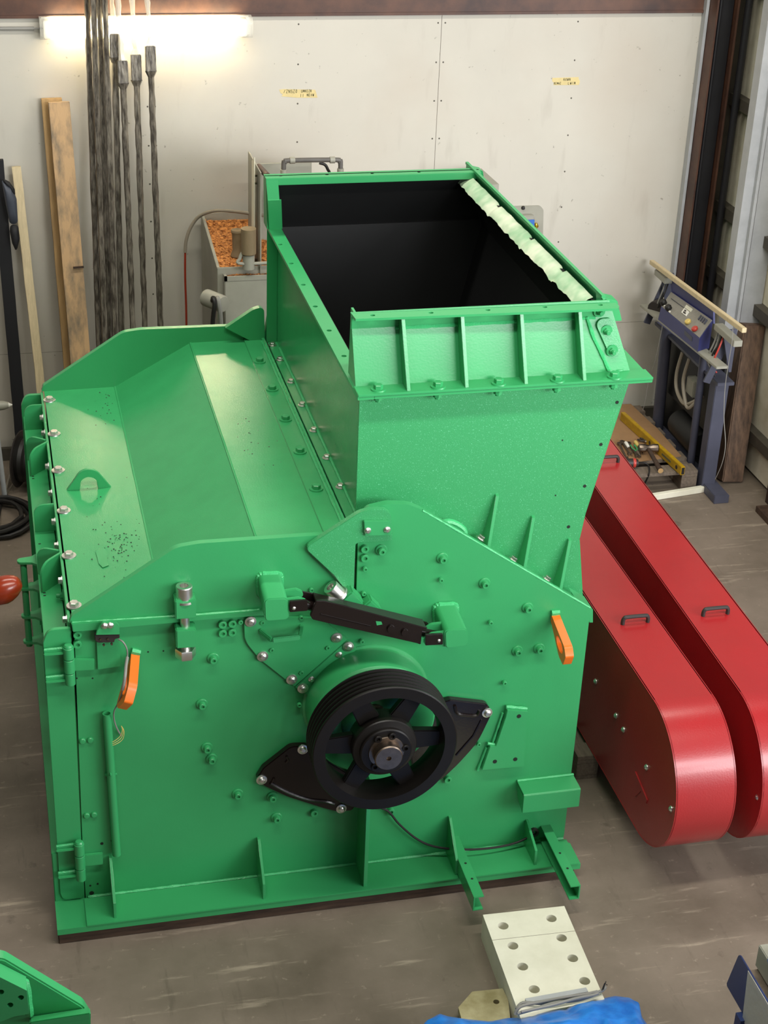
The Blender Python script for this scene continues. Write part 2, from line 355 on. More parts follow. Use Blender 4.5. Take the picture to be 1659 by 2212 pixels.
def tape(pts, label, lines):
    P = [fz(x, y, YW-.001) for x, y in pts]
    o = single('masking_tape', G().prism(P, XZ, YW-.0012, YW-.0002), 'tape', label, 'tape', smooth=0)
    for text, x, y, h, adv in lines:
        c = fz(x, y, YW-.0015); scrawl(text, c[0], c[1], h, YW-.0018, adv, .0024, o)
tape([(603, 194), (612, 192.5), (681, 194), (683, 200), (686, 211), (640, 211), (608, 208), (611, 204), (606, 201)], 'masking tape with two lines of pencil writing, left of the wall panel joint',
     [('/ZNSZO', 613, 201, .018, .72), ('UMKEZR', 651, 199.5, .014, .72), ('11', 648, 209.5, .016, .8), ('NE+W', 663, 208, .014, .75)])
tape([(1193, 168.5), (1250, 166.5), (1250, 171), (1253, 175), (1251, 183.5), (1196, 184), (1196, 178), (1193, 176)], 'masking tape with pencil writing, right of the wall panel joint',
     [('AXWN', 1217, 174.5, .014, .8), ('REMAZ', 1197, 182.5, .012, .7), ('LWIM', 1227, 182.5, .014, .85)])

# ------------------------------------------------------------------ the green crusher
YF, YB = 4.81, 6.79          # outer faces of the two side plates
cr = thing('impact_crusher', (1.05, 5.75, .05), 'large green steel crusher with open black lined hopper on top', 'crusher')
# --- shared fasteners, axis = local +Z, seat at z = 0
def fast(name, g, m): return mesh_of(name, g, m, 30)
zax = dict(org=(0, 0, 0), ax=(0, 0, 1))
def hexg(r, h0, h1, g=None): return (g or G()).lathe([(0, h1), (r*.86, h1), (r, h1-.12*r), (r, h0), (0, h0)], (0, 0, 0), (0, 0, 1), 6)
B_CAP = fast('cap_screw', G().lathe([(.011, .002), (.020, .002), (.020, 0)], seg=20, **zax).lathe([(.011, 0), (.011, .010), (.016, .010), (.017, .012), (.017, .026), (.015, .028), (.009, .028), (.0085, .020), (0, .020)], seg=16, **zax), 'green')
B_CAP.name = 'cap_screw'
B_CAPB = fast('cap_screw_washer', G().lathe([(0, .006), (.019, .006), (.021, .004), (.021, 0)], seg=20, **zax).lathe([(.0125, .005), (.0125, .022), (.0115, .0235), (.0065, .0235), (.006, .017), (0, .017)], seg=14, **zax), 'green')
B_CAPS = fast('small_cap_screw', G().lathe([(.0085, 0), (.0085, .010), (.0075, .011), (.0045, .011), (.004, .007), (0, .007)], seg=12, **zax), 'green')
B_CAPM = fast('socket_screw', G().lathe([(.0145, 0), (.0145, .014), (.0135, .0155), (.0075, .0155), (.007, .009), (0, .009)], seg=14, **zax), 'green')
B_RIV = fast('rivet', G().lathe([(.0115, 0), (.0115, .005), (.009, .008), (0, .009)], seg=12, **zax), 'green')
B_HEX = fast('hex_bolt', hexg(.0165, .004, .017, G().lathe([(0, .004), (.026, .004), (.027, .002), (.027, 0)], seg=22, **zax)), 'zinc')
B_HEXG = fast('green_hex_bolt', hexg(.0165, .005, .020, G().lathe([(0, .005), (.025, .005), (.026, 0)], seg=20, **zax)), 'green')
B_HEXS = fast('small_hex_bolt', hexg(.0125, .003, .015, G().lathe([(0, .003), (.018, .003), (.018, 0)], seg=16, **zax)), 'zinc')
B_NUT = fast('lock_nut', hexg(.0125, .003, .012, G().lathe([(0, .003), (.021, .003), (.022, 0)], seg=16, **zax).lathe([(0, .026), (.007, .026), (.008, .024), (.008, .01)], seg=10, **zax)), 'green')
B_DOME = fast('flange_bolt', G().lathe([(0, .015), (.008, .0145), (.0125, .011), (.0135, .005), (.020, .004), (.0205, 0)], seg=18, **zax), 'zinc')
B_DOMES = fast('small_flange_bolt', G().lathe([(0, .010), (.006, .0095), (.0085, .006), (.012, .003), (.0125, 0)], seg=14, **zax), 'zinc')
OUT = rot_to((0, -1, 0)); UPR = (0, 0, 0)
def bolts(me, name, pts, Y, parent, rot=OUT):
    for x, y in pts: link(name, me, parent, pY(x, y, Y), rot)

# base plate flange and skirt
g = G()
holes = [circ(*(lambda p: (p.x, p.y))(pZ(x, y, .075)), .017, 12) for x, y in ((355, 1963), (652, 1923), (937, 1886))]
g.prism([(.03, 4.655), (2.02, 4.655), (2.02, 4.78), (1.975, 4.825), (.03, 4.825)], XY, .05, .075, holes + [circ(1.985, 4.735, .015, 12)])
part('base_flange', g, 'green', cr)
part('base_flange', G().box(.03, 2.02, 6.775, 6.94, .05, .075), 'green', cr, bevel=.002)
part('base_flange', G().box(.135, 2.01, 4.652, 4.8, .0755, .082), 'green', cr, bevel=.0015)
part('base_sill', G().box(.03, .145, 4.81, 6.79, .05, .3), 'green', cr, bevel=.003)
# main side plates: outline traced on the plane of the plate itself
side = FZ([(188, 1937), (160, 1347), (545, 1322), (769.5, 1296), (773, 1174), (790, 1100, .03), (838, 1089, .10), (884, 1090, .10), (908, 1100, .05), (1279, 1316), (1272, 1345), (1226, 1800), (1222, 1811)], YF)
side[0] = (.138, .075); side[-1] = (2.0, .075); side[-2] = (2.003, .1)
sd = fillet(side)
part('side_plate', G().prism(sd, XZ, YF, YF+.03), 'green', cr)
part('side_plate', G().prism(sd, XZ, YB-.03, YB), 'green', cr)
part('housing_end_plate', G().box(1.985, 1.997, YF+.03, YB-.03, .0755, 1.13), 'green', cr)
# weld bead along the flange
def weld(pts, r, parent, seed=1, name='weld_bead'):
    rnd = random.Random(seed); P = []
    for a, b in zip(pts, pts[1:]):
        a, b = Vector(a), Vector(b); n = max(2, int((b-a).length/.018))
        P += [a.lerp(b, i/n) for i in range(n)]
    P.append(Vector(pts[-1])); g = G().tube(P, [r*rnd.uniform(.8, 1.25) for _ in P], 6); return part(name, g, 'green_weld', parent)
weld([(.15, YF, .078), (2.0, YF, .078)], .0075, cr)
# swing housing (rear half): side plates, roof, seam strips
sh = FZ([(150, 1346), (154, 1332, .02), (380, 1183, .09), (430, 1174, .2), (664, 1158), (768, 1152), (764, 1296), (560, 1319), (420, 1328)], YF-.004)
shp = fillet(sh)
swing = part('swing_side_plate', G().prism(shp, XZ, YF-.004, YF+.02), 'green', cr, bevel=0)
part('swing_side_plate', G().prism(fillet([(a, b) + tuple(r) for a, b, *r in sh]), XZ, YB-.024, YB+.004), 'green', cr)
RP = [(.155, 1.267), (.462, 1.270), (.800, 1.460), (1.126, 1.462)]
def strip(p, q, y0, y1, th, g=None):
    p, q = Vector((p[0], 0, p[1])), Vector((q[0], 0, q[1])); d = (q-p).normalized(); n = Vector((-d.z, 0, d.x))*th
    return (g or G()).hexa([p-n+Vector((0, y0, 0)), q-n+Vector((0, y0, 0)), q-n+Vector((0, y1, 0)), p-n+Vector((0, y1, 0)), p+Vector((0, y0, 0)), q+Vector((0, y0, 0)), q+Vector((0, y1, 0)), p+Vector((0, y1, 0))])
ys, ye = YF+.016, YB-.02
roof = part('roof_ledge', strip(RP[0], RP[1], ys, ye, .012), 'green_roof', cr)
part('roof_slope', strip(RP[1], RP[2], ys, ye, .012), 'green_roof', cr)
part('roof_top', strip(RP[2], RP[3], ys, ye, .012), 'green_roof', cr)
for p in (RP[1], RP[2]): part('fold_seam', G().tube([(p[0], ys, p[1]-.002), (p[0], ye, p[1]-.002)], .005, 8), 'green_roof', cr)
part('seam_strip', G().box(1.036, 1.112, ys, ye, 1.460, 1.469), 'green_roof', cr, bevel=.0015)
part('seam_bar', G().box(1.112, 1.126, ys, ye, 1.45, 1.478), 'green_roof', cr, bevel=.002)
weld([(1.111, ys+.03, 1.472), (1.111, ye-.06, 1.472)], .0055, cr, 4); weld([(1.121, ys+.03, 1.478), (1.121, ye-.1, 1.478)], .004, cr, 5)
for y in (728, 782, 842, 907, 977, 1057):
    x = {728: 540, 782: 561, 842: 588, 907: 617, 977: 648, 1057: 683}[y]
    link('hex_bolt', B_HEXG, cr, pZ(x, y, 1.469), UPR)
# tail plate of the far side, cam plate of the near side
part('cam_plate', G().prism(fillet(FZ([(487, 708), (548, 667, .08), (570, 662, .05), (572, 735), (540, 735)], YB-.05)), XZ, YB-.055, YB-.025), 'green', cr)
cam_pl = part('cam_plate', G().prism(fillet(FZ([(658, 1184, .018), (776, 1108, .06), (800, 1101, .1), (832, 1101, .03), (845, 1110, .03), (848, 1168), (776, 1172), (768.5, 1176), (763, 1297), (722, 1244)], YF-.028)), XZ, YF-.028, YF-.003), 'green_sparkle', cr, bevel=.002)
kp = part('keeper_plate', G().prism(FZ([(786, 1126), (842, 1126), (846, 1157), (788, 1158)], YF-.04), XZ, YF-.04, YF-.028), 'green', cr, bevel=.002)
bolts(B_DOMES, 'hex_bolt', [(794, 1146), (836, 1144)], YF-.04, cr)
# ledge bar between the two halves
part('split_bar', G().prism(FZ([(154, 1347), (420, 1331), (545, 1321), (586, 1316), (586, 1328), (545, 1332), (465, 1338), (377, 1346), (258, 1357), (205, 1362), (157, 1366)], YF-.022), XZ, YF-.022, YF-.0005), 'green', cr, bevel=.0025)
weld([pY(156, 1346, YF-.012), pY(400, 1330, YF-.012), pY(560, 1318, YF-.012)], .006, cr, 9)
weld([pY(912, 1103, YF+.004), pY(1100, 1212, YF+.004), pY(1274, 1313, YF+.004)], .005, cr, 15)
# socket screws over the plate
CAPB = [(460, 1421), (436, 1520), (447, 1614), (457, 1638), (513, 1714), (588, 1720), (597, 1765), (955, 1205), (1046, 1259), (1139, 1312), (1117, 1405), (1164, 1400), (823, 1187), (1037, 2212)]
for x, y in CAPB[:-1]: link('cap_screw', B_CAPB, cr, pY(x, y, YF), OUT)
for x, y in [(787, 1183), (787, 1203), (167, 1368), (167, 1389), (480, 1346), (501, 1344), (480, 1365), (501, 1363), (678, 1753), (966, 1681), (843, 1750), (733, 1632)]: link('socket_screw', B_CAPM, cr, pY(x, y, YF), OUT)
for x, y in [(788, 1228), (952, 1252), (785, 1281), (1059, 1344), (1089, 1474), (519, 1342), (646, 1521), (672, 1273), (755, 1246), (781, 1384), (1033, 1606), (566, 1343), (650, 1333), (586, 1402), (707, 1397), (650, 1451)]: link('small_screw', B_CAPS, cr, pY(x, y, YF-.006), OUT)
for x, y in [(178, 1600), (195, 1598), (187, 1761), (203, 1759)]: link('rivet', B_RIV, cr, pY(x, y, YF), OUT)
hg = G()
for x, y, r in ((220, 1822, .006), (242, 1816, .005), (195, 1913, .004), (211, 1909, .004), (198, 1929, .009), (320, 1408, .003), (353, 1406, .003), (200, 1465, .003), (166, 1465, .003)):
    p = pY(x, y, YF); hg.lathe([(0, .0008), (r, .0008), (r, 0)], p, (0, -1, 0), 12)
part('drilled_holes', hg, 'hole', cr, smooth=0)['kind'] = 'stuff'

# inspection cover with handle
part('inspection_cover', G().prism(fillet(FZ([(527, 1346, .02), (545, 1333), (690, 1335), (752, 1381), (636, 1484), (560, 1424, .1), (528, 1385, .1)], YF-.012)), XZ, YF-.012, YF-.0005), 'green', cr, bevel=.002)
part('cover_ring', G().prism(FZ([(748, 1385), (771, 1402), (740, 1440), (690, 1508), (671, 1506), (637, 1485)], YF-.012), XZ, YF-.012, YF-.0005), 'green', cr, bevel=.002)
bolts(B_DOME, 'flange_bolt', [(541, 1342), (567, 1417), (630, 1467), (727, 1377), (752, 1396), (654, 1486)], YF-.012, cr)
bolts(B_DOMES, 'small_flange_bolt', [(732, 1414), (673, 1467)], YF-.012, cr)
h0, h1, h2, h3 = pY(562, 1362, YF-.012), pY(588, 1383, YF-.07), pY(648, 1376, YF-.07), pY(652, 1352, YF-.012)
part('cover_handle', G().beam(h0, h1, .014, .018).beam(h1, h2, .014, .018, (0, .3, 1)).beam(h2, h3, .014, .018), 'green', cr, bevel=.003)

# ---- bearing housing, shaft and five groove pulley on the rotor axis
AX, AZ = 1.18, .832; NY = Vector((0, -1, 0)); ORG = Vector((AX, YF, AZ))
part('bearing_housing', G().lathe([(.235, -.005), (.235, .003), (.226, .006), (.226, .125), (.218, .133), (.12, .133), (.12, .10), (0, .10)], ORG, NY, 64), 'green', cr)
def sector(a0, a1, r0, r1, n=14): return [(AX+r1*math.cos(a0+(a1-a0)*k/n), AZ+r1*math.sin(a0+(a1-a0)*k/n)) for k in range(n+1)] + [(AX+r0*math.cos(a1+(a0-a1)*k/n), AZ+r0*math.sin(a1+(a0-a1)*k/n)) for k in range(n+1)]
for pts, bl in (([(552, 1686, .02), (568, 1660, .03), (628, 1613, .04), (662, 1612, .02), (700, 1640), (800, 1700), (760, 1752), (728, 1754, .03), (700, 1747, .3), (622, 1722, .3), (574, 1700, .05)], [(654, 1618), (565, 1684), (737, 1746)]),
                ([(958, 1516, .01), (974, 1512, .02), (1052, 1521, .03), (1064, 1540, .02), (1032, 1606, .3), (990, 1652, .3), (950, 1690, .1), (900, 1700), (880, 1600)], [(1052, 1539)])):
    P = fillet(FZ(pts, YF-.03)); ac = part('axle_cover', G().prism(P, XZ, YF-.03, YF-.001), 'black_paint', cr, bevel=.004)
    c = Vector((sum(p[0] for p in P)/len(P), sum(p[1] for p in P)/len(P)))
    for x, y in bl: link('flange_bolt', B_DOME, ac, pY(x, y, YF-.031), OUT)
part('axle_cover_rib', G().tube([pY(x, y, YF-.032) for x, y in ((584, 1692), (620, 1711), (665, 1727), (705, 1732), (722, 1737))], .006, 6).tube([pY(x, y, YF-.032) for x, y in ((588, 1690), (592, 1681))], .005, 6).tube([pY(x, y, YF-.032) for x, y in ((619, 1634), (623, 1642), (617, 1648))], .005, 6), 'black_paint', cr)
part('axle_cover_rib', G().tube([pY(x, y, YF-.032) for x, y in ((982, 1524), (988, 1541), (1012, 1546), (1030, 1545), (1036, 1535))], .006, 6).tube([pY(x, y, YF-.032) for x, y in ((1040, 1555), (1022, 1590), (985, 1632))], .003, 6), 'black_paint', cr)
Y1, Y2, RO = 4.50, 4.622, .2575
pul = part('pulley', G(), 'pulley', cr)
def rimprof():
    p = [(.213, 0), (RO-.004, 0), (RO, -.004)]; n = 5; wd = (Y2-Y1-.012)/n
    for k in range(n):
        y = .006+k*wd; p += [(RO, -y), (RO, -(y+wd*.16)), (RO-.019, -(y+wd*.46)), (RO-.019, -(y+wd*.70)), (RO, -(y+wd*.99))]
    return p + [(RO, -(Y2-Y1-.004)), (RO-.004, -(Y2-Y1)), (.215, -(Y2-Y1)), (.205, -.085), (.205, -.04), (.213, 0)]
PO = Vector((AX, Y1, AZ))
fill(pul, G().lathe(rimprof(), PO, NY, 96), 'pulley', smooth=25)
for k in range(6):
    a = math.radians(-2+60*k); u = Vector((math.cos(a), 0, math.sin(a))); v = Vector((-math.sin(a), 0, math.cos(a))); P = PO+Vector((0, .045, 0))
    q = []
    for dy in (0, .03):
        for r, wd in ((.085, .042), (.209, .031)): q += [P+u*r-v*wd+Vector((0, dy, 0)), P+u*r+v*wd+Vector((0, dy, 0))]
    part('pulley_spoke', G().hexa([q[0], q[2], q[3], q[1], q[4], q[6], q[7], q[5]]), 'pulley', pul, bevel=.004)
part('pulley_hub', G().lathe([(.05, .012), (.088, .012), (.092, .008), (.092, -.004), (.098, -.006), (.112, -.010), (.115, -.014), (.115, -.085), (.05, -.085)], PO, NY, 48), 'pulley', pul)
part('taper_bush', G().lathe([(.03, .016), (.062, .016), (.064, .012), (.064, 0), (.03, 0)], PO, NY, 40), 'steel', pul)
for k, a in enumerate((8, 75, 118, 235)):
    c = PO+Vector((math.cos(math.radians(a))*.068, -.0125, math.sin(math.radians(a))*.068))
    part('bush_screw', G().lathe([(.0135, 0), (.0135, .006), (.0125, .0075), (.0075, .0075), (.007, -.004), (0, -.004)], c, NY, 14), 'pulley', pul)
part('shaft_end', G().lathe([(0, .040), (.008, .042), (.009, .052), (.046, .052), (.0495, .048), (.0495, -.30), (0, -.30)], PO, NY, 48), 'steel', pul)
# the ground lead below
# ---- tube brackets and the black support strut
def bracket(fr, bk_off, Yf):
    P = fillet([(x, z, .016) for x, z in FZ(fr, Yf)]); g = G(); n = len(P)
    B = [(x+bk_off[0], z+bk_off[1]) for x, z in P]
    vs = [Vector((x, Yf, z)) for x, z in P] + [Vector((x, YF-.002, z)) for x, z in B]
    return g.add(vs, [tuple(range(n)), tuple(range(2*n-1, n-1, -1))] + [(i, (i+1) % n, n+(i+1) % n, n+i) for i in range(n)]), B
YBK = 4.643
for nm, fr in (('L', [(570, 1294), (622, 1292), (625, 1339), (572, 1343)]), ('R', [(960, 1361), (1010, 1358), (1012, 1396), (962, 1402)])):
    g, B = bracket(fr, (.005, .004), YBK); bk = part('strut_bracket', g, 'green', cr, bevel=.004)
    weld([Vector((x, YF-.005, z)) for x, z in B]+[Vector((B[0][0], YF-.005, B[0][1]))], .008, bk, 3)
def lug(pts, y0, y1, parent): return part('clevis', G().prism(fillet(FZ(pts, y0)), XZ, y0, y1), 'green', parent, bevel=.003)
lug([(618, 1294), (645, 1291, .01), (664, 1296, .02), (664, 1318, .02), (646, 1322, .01), (618, 1322)], YBK+.012, YBK+.024, cr)
lug([(612, 1276), (640, 1272, .01), (655, 1278, .02), (655, 1292, .02), (612, 1296)], YBK+.058, YBK+.07, cr)
lug([(964, 1364), (932, 1368, .02), (916, 1380, .02), (916, 1392, .01), (964, 1398)], YBK+.012, YBK+.024, cr)
lug([(964, 1344), (932, 1348, .02), (918, 1356, .02), (918, 1368, .01), (964, 1370)], YBK+.058, YBK+.07, cr)
for q, sx in (([(626, 1300), (664, 1297), (665, 1320), (626, 1323)], (635, 1314)), ([(919, 1372), (957, 1370), (957, 1393), (919, 1395)], (948, 1384))):
    bb = part('end_block', G().prism(FZ(q, YBK-.004), XZ, YBK-.004, YBK+.008), 'black_paint', cr, bevel=.002)
    link('small_flange_bolt', B_DOMES, bb, pY(*sx, YBK-.004), OUT, (.55, .55, .6))
YS = YBK+.012
strut = part('support_strut', G().prism(FZ([(683, 1298), (700, 1298), (735, 1306), (924, 1357), (912, 1363), (909, 1393), (901, 1390), (720, 1349), (676, 1339), (670, 1330)], YS), XZ, YS, YS+.012), 'black_paint', cr, bevel=.002)
a, b = pY(683, 1300, YS), pY(922, 1358, YS)
part('strut_channel', G().beam(a+Vector((.0, .034, -.004)), b+Vector((0, .034, -.004)), .062, .007, (0, 0, 1)), 'black_paint', strut, bevel=.001)
a2, b2 = pY(660, 1302, YS+.03), pY(930, 1376, YS+.03)
part('strut_rod', G().tube([a2+Vector((-.03, .01, -.002)), b2+Vector((.02, .01, -.002))], .017, 12), 'black_paint', strut)
part('strut_flange', G().prism(FZ([(632, 1284), (646, 1277), (668, 1281), (735, 1296), (922, 1345), (934, 1356), (926, 1362), (735, 1308), (690, 1298), (662, 1318)], YS+.058), XZ, YS+.058, YS+.066), 'black_paint', strut, bevel=.001)
for x, y, r in ((844, 1357, .014), (874, 1365, .0135)): part('strut_stud', G().lathe([(0, .008), (r-.001, .008), (r, .006), (r, 0)], pY(x, y, YS), NY, 16), 'black_paint', strut)
part('strut_slot', G().prism(FZ([(812, 1342), (824, 1343), (826, 1349), (814, 1351)], YS-.0008), XZ, YS-.0008, YS-.0001), 'green', strut, smooth=0)
part('strut_slot', G().tube([pY(692, 1326, YS-.001), pY(800, 1352, YS-.001)], .0022, 6), 'black_paint', strut)

# ---- clamp bolts with split blocks
def block(pts, y0): return part('clamp_block', G().prism(FZ(pts, y0), XZ, y0, YF-.002), 'green', cr, bevel=.004)
yb = 4.748
block([(378, 1299), (424, 1296), (424, 1336), (379, 1339)], yb); block([(380, 1362), (424, 1360), (424, 1399), (381, 1402)], yb)
c0, c1 = pY(398, 1297, 4.778), pY(401, 1412, 4.778); c0.x = c1.x = (c0.x+c1.x)/2
cz = c0.z
cb = part('clamp_bolt', G().tube([Vector((c0.x, 4.778, cz)), Vector((c0.x, 4.778, c1.z))], .0165, 16), 'zinc', cr)
part('bolt_head', G().lathe([(.0285, .0), (.0285, .047), (.0265, .050), (.0150, .050), (.0145, .028), (0, .028)], (c0.x, 4.778, cz+.008), (0, 0, 1), 28), 'zinc', cb)
part('bolt_washer', G().lathe([(0, .008), (.035, .008), (.036, 0)], (c0.x, 4.778, cz), (0, 0, 1), 28), 'zinc', cb)
part('bolt_nut', G().lathe([(0, .0), (.034, 0), (.036, -.004), (.036, -.03), (.033, -.036), (0, -.036)], (c0.x, 4.778, pY(400, 1402, 4.77).z), (0, 0, 1), 6, .3), 'zinc', cb)
d0, d1 = pY(716, 1270, 4.765), pY(763, 1316, 4.765); dv = (d1-d0).normalized()
part('clamp_block', G().beam(d0+dv*.045, d0+dv*.115, .10, .062, (0, 1, 0)), 'green', cr, bevel=.006)
part('clamp_block', G().beam(pY(781, 1302, 4.78), pY(806, 1326, 4.78), .075, .055, (0, 1, 0)), 'green', cr, bevel=.006)
cb = part('clamp_bolt', G().tube([d0+dv*.11, d0+dv*.19], .0165, 14), 'zinc', cr)
part('bolt_head', G().lathe([(.0285, -.012), (.0285, .036), (.0265, .039), (.0150, .039), (.0145, .018), (0, .018)], d0+dv*.032, -dv, 28), 'zinc', cb)
part('bolt_washer', G().lathe([(0, .008), (.036, .008), (.037, 0)], d0+dv*.044, -dv, 28), 'zinc', cb)

# ---- door switch, its cable, protective pipe
part('switch_mount', G().prism(FZ([(207, 1372), (210, 1362), (222, 1344), (251, 1344), (258, 1352), (258, 1371)], YF-.046), XZ, YF-.046, YF-.036), 'green', cr, bevel=.0015)
part('switch_mount', G().prism(FZ([(208, 1378), (259, 1376), (260, 1440), (211, 1447)], YF-.012), XZ, YF-.012, YF-.001), 'green', cr, bevel=.0015)
bolts(B_DOMES, 'small_hex_bolt', [(226, 1352), (238, 1351)], YF-.046, cr)
sw = part('limit_switch', G().prism(FZ([(205, 1373), (258, 1371), (259, 1379), (248, 1381), (247, 1388), (212, 1389), (205, 1384)], YF-.038), XZ, YF-.038, YF-.012), 'darkgrip', cr, bevel=.002)
for x, y in ((224, 1392), (241, 1390), (217, 1380), (233, 1379)): part('switch_screw', G().lathe([(0, .006), (.004, .006), (.0045, 0)], pY(x, y, YF-.036), NY, 10), 'steel', sw)
cbp = [(256, 1381, .035), (266, 1387, .05), (274, 1402, .05), (275, 1420, .045), (272, 1440, .08), (270, 1462, .11), (265, 1490, .11), (257, 1515, .09), (247, 1535, .06), (246, 1552, .03), (252, 1572, .015), (262, 1590, .01)]
part('switch_cable', G().tube([pY(x, y, YF-d) for x, y, d in cbp], .0028, 6).tube([pY(x, y, YF-d) for x, y, d in cbp[3:7]], .0055, 8), 'cablegrey', cr)
for k in range(3):
    part('loose_wire', G().tube([pY(262, 1568, YF-.01), pY(264+k*2, 1578+k, YF-.012), pY(258+k*3, 1592+k*3, YF-.02), pY(240+k*2, 1604+k*3, YF-.03), pY(226+k, 1601+k*4, YF-.02)], .0011, 5), 'yelbtn', cr)
p0, p1 = pY(231, 1541, YF-.02), pY(252, 1846, YF-.02)
part('cable_pipe', G().lathe([(.0155, 0), (.0155, (p0-p1).length), (.012, (p0-p1).length), (.011, (p0-p1).length-.05)], p1, p0-p1, 16), 'green', cr)
part('pipe_strap', G().tube([pY(229, 1674, YF-.004), pY(238, 1672, YF-.038), pY(250, 1672, YF-.004)], .006, 6), 'green', cr)

# ---- orange lifting lugs
def lifting(f0, tip, Yo, prof, hole, tilt=None):
    """tongue of plate standing out from the side plate, 31 mm thick, its profile lying in one vertical plane"""
    t0 = pY(*f0, YF); t1 = pY(*tip, Yo); ex = (t1-t0); ex.z = 0; ex.normalize(); nn = Vector((0, 0, 1)).cross(ex).normalized(); nn = nn if nn.x > 0 else -nn
    ez = Vector((0, 0, 1))
    if tilt is not None: ex = Vector((0, -1, 0)); ez = Vector((tilt, 0, 1)).normalized(); nn = ez.cross(ex).normalized(); nn = nn if nn.x > 0 else -nn
    def uv(x, y): d = ray(x, y); q = CAM+d*((t0-CAM).dot(nn)/d.dot(nn)); return ((q-t0).dot(ex), (q-t0).dot(ez))
    def fr(u, v, d): return t0+ex*u+ez*v+nn*d
    P = fillet([uv(x, y)+tuple(k) for x, y, *k in prof])
    part('lifting_lug', G().prism(P, fr, 0, .031, [fillet([uv(x, y)+(.02,) for x, y in hole])]), 'orange', cr, bevel=0)
    weld([t0+Vector((0, -.004, .004)), t0+nn*.031+Vector((0, -.004, .004))], .010, cr, 6)
lifting((1190, 1325), (1220, 1405), 4.64, [(1190, 1325), (1219, 1398, .03), (1222, 1420, .01), (1216, 1437, .008), (1207, 1418, .05), (1190, 1342)], [(1201, 1371), (1206, 1375), (1213, 1391), (1216, 1408), (1214, 1413), (1209, 1408), (1203, 1390)])
TILT = .40
lifting((284, 1406), (275, 1495), 4.65, [(284, 1406), (278, 1480, .05), (268, 1517, .01), (254, 1530, .008), (252, 1520, .02), (263, 1480, .1), (282, 1418)], [(273, 1456), (275, 1465), (274, 1480), (270, 1498), (266, 1502), (263, 1497), (264, 1485), (268, 1468)], tilt=TILT)

# ---- bolted bracket plate, shelf bracket, right edge angle
part('motor_bracket', G().prism(FZ([(1096, 1534), (1140, 1537), (1136, 1610), (1132, 1656), (1041, 1664), (1059, 1612), (1071, 1612), (1093, 1548)], YF-.024), XZ, YF-.024, YF-.0005), 'green', cr, bevel=.0015)
weld([pY(1093, 1527, YF-.01), pY(1138, 1531, YF-.01)], .008, cr, 8); weld([pY(1086, 1540, YF-.006), pY(1064, 1606, YF-.006)], .005, cr, 9); weld([pY(1051, 1615, YF-.006), pY(1032, 1664, YF-.006)], .005, cr, 10); weld([pY(1053, 1606, YF-.012), pY(1068, 1608, YF-.012)], .006, cr, 10)
hg = G()
for x, y in ((1069, 1645), (1113, 1640), (1121, 1547)): hg.lathe([(0, .001), (.0085, .001), (.0085, 0)], pY(x, y, YF-.024), NY, 12)
part('bracket_holes', hg, 'hole', cr, smooth=0)['kind'] = 'stuff'
s0, s1 = pY(1117, 1684, YF), pY(1238, 1676, YF); x0, x1, zt = s0.x, s1.x, (s0.z+s1.z)/2
part('guard_bracket', G().prism([(YF-.0, zt), (YF-.085, zt), (YF-.09, zt-.004), (YF-.09, zt-.085), (YF-.084, zt-.085), (YF-.084, zt-.008), (YF, zt-.008)], YZ, x0, x1), 'green', cr, bevel=.001)
part('guard_bracket', G().prism([(YF, zt-.004), (YF-.085, zt-.004), (YF-.085, zt-.085), (YF-.02, zt-.06)], YZ, x0, x0+.008), 'green', cr)
weld([(x0, YF-.002, zt+.002), (x1, YF-.002, zt+.002)], .006, cr, 12)
part('edge_angle', G().prism(fillet(FZ([(1245, 1296), (1281, 1317, .004), (1281, 1345), (1273, 1345), (1272, 1326)], YF+.002)), XZ, YF+.002, YF+.1), 'green', cr, bevel=.001)
# base ribs
def rib(xt, yt, top_out=.012, x=None, zt=None):
    p = pY(xt, yt, YF); X = x if x is not None else p.x; z = zt or p.z
    part('base_rib', G().prism([(YF+.001, z), (YF-.015, z), (4.675, .15), (4.672, .076), (YF+.001, .076)], YZ, X, X+.010), 'green', cr, bevel=.001)
for xt, yt in ((235, 1848), (555, 1808), (968, 1762), (1135, 1770)): rib(xt, yt)
part('base_rib', G().prism([(YF+.001, .56), (4.69, .56), (4.672, .52), (4.672, .076), (YF+.001, .076)], YZ, 1.163, 1.178), 'green', cr, bevel=.001)
# two channel rails standing out to the front
for (xa, ya, xb, yb_), sgn in (((975, 1806, 1017, 1939), 1), ((1168, 1783, 1232, 1915), -1)):
    A = pZ(xa, ya, .155); Bq = pZ(xb, yb_, .155); X = (A.x+Bq.x)/2; wd, hh, t = .040, .066, .006
    if sgn > 0: prof = [(0, 0), (wd, 0), (wd, t), (t, t), (t, hh-t), (wd, hh-t), (wd, hh), (0, hh)]
    else: prof = [(wd, 0), (0, 0), (0, t), (wd-t, t), (wd-t, hh-t), (0, hh-t), (0, hh), (wd, hh)]
    part('channel_rail', G().prism(prof, lambda u, v, d: Vector((X+u, d, .155-hh+v)), Bq.y, YF+.001), 'green', cr, bevel=.001)
    hg = G()
    for t_ in (.1, .55): hg.lathe([(0, .0006), (.005, .0006), (.005, 0)], (X+.022, Bq.y+.08+t_*.2, .1552), (0, 0, 1), 8)
    part('rail_holes', hg, 'hole', cr, smooth=0)['kind'] = 'stuff'
cp = [(800, 1700, .06), (803, 1735, .02), (838, 1752, .02), (862, 1780, .02), (900, 1812, .02), (940, 1829, .03), (1000, 1835, .05), (1060, 1832, .05), (1110, 1822, .04), (1142, 1808, .03), (1152, 1798, .01)]
part('earth_cable', G().tube([pY(x, y, YF-d) for x, y, d in cp], .0045, 8), 'cable', cr)
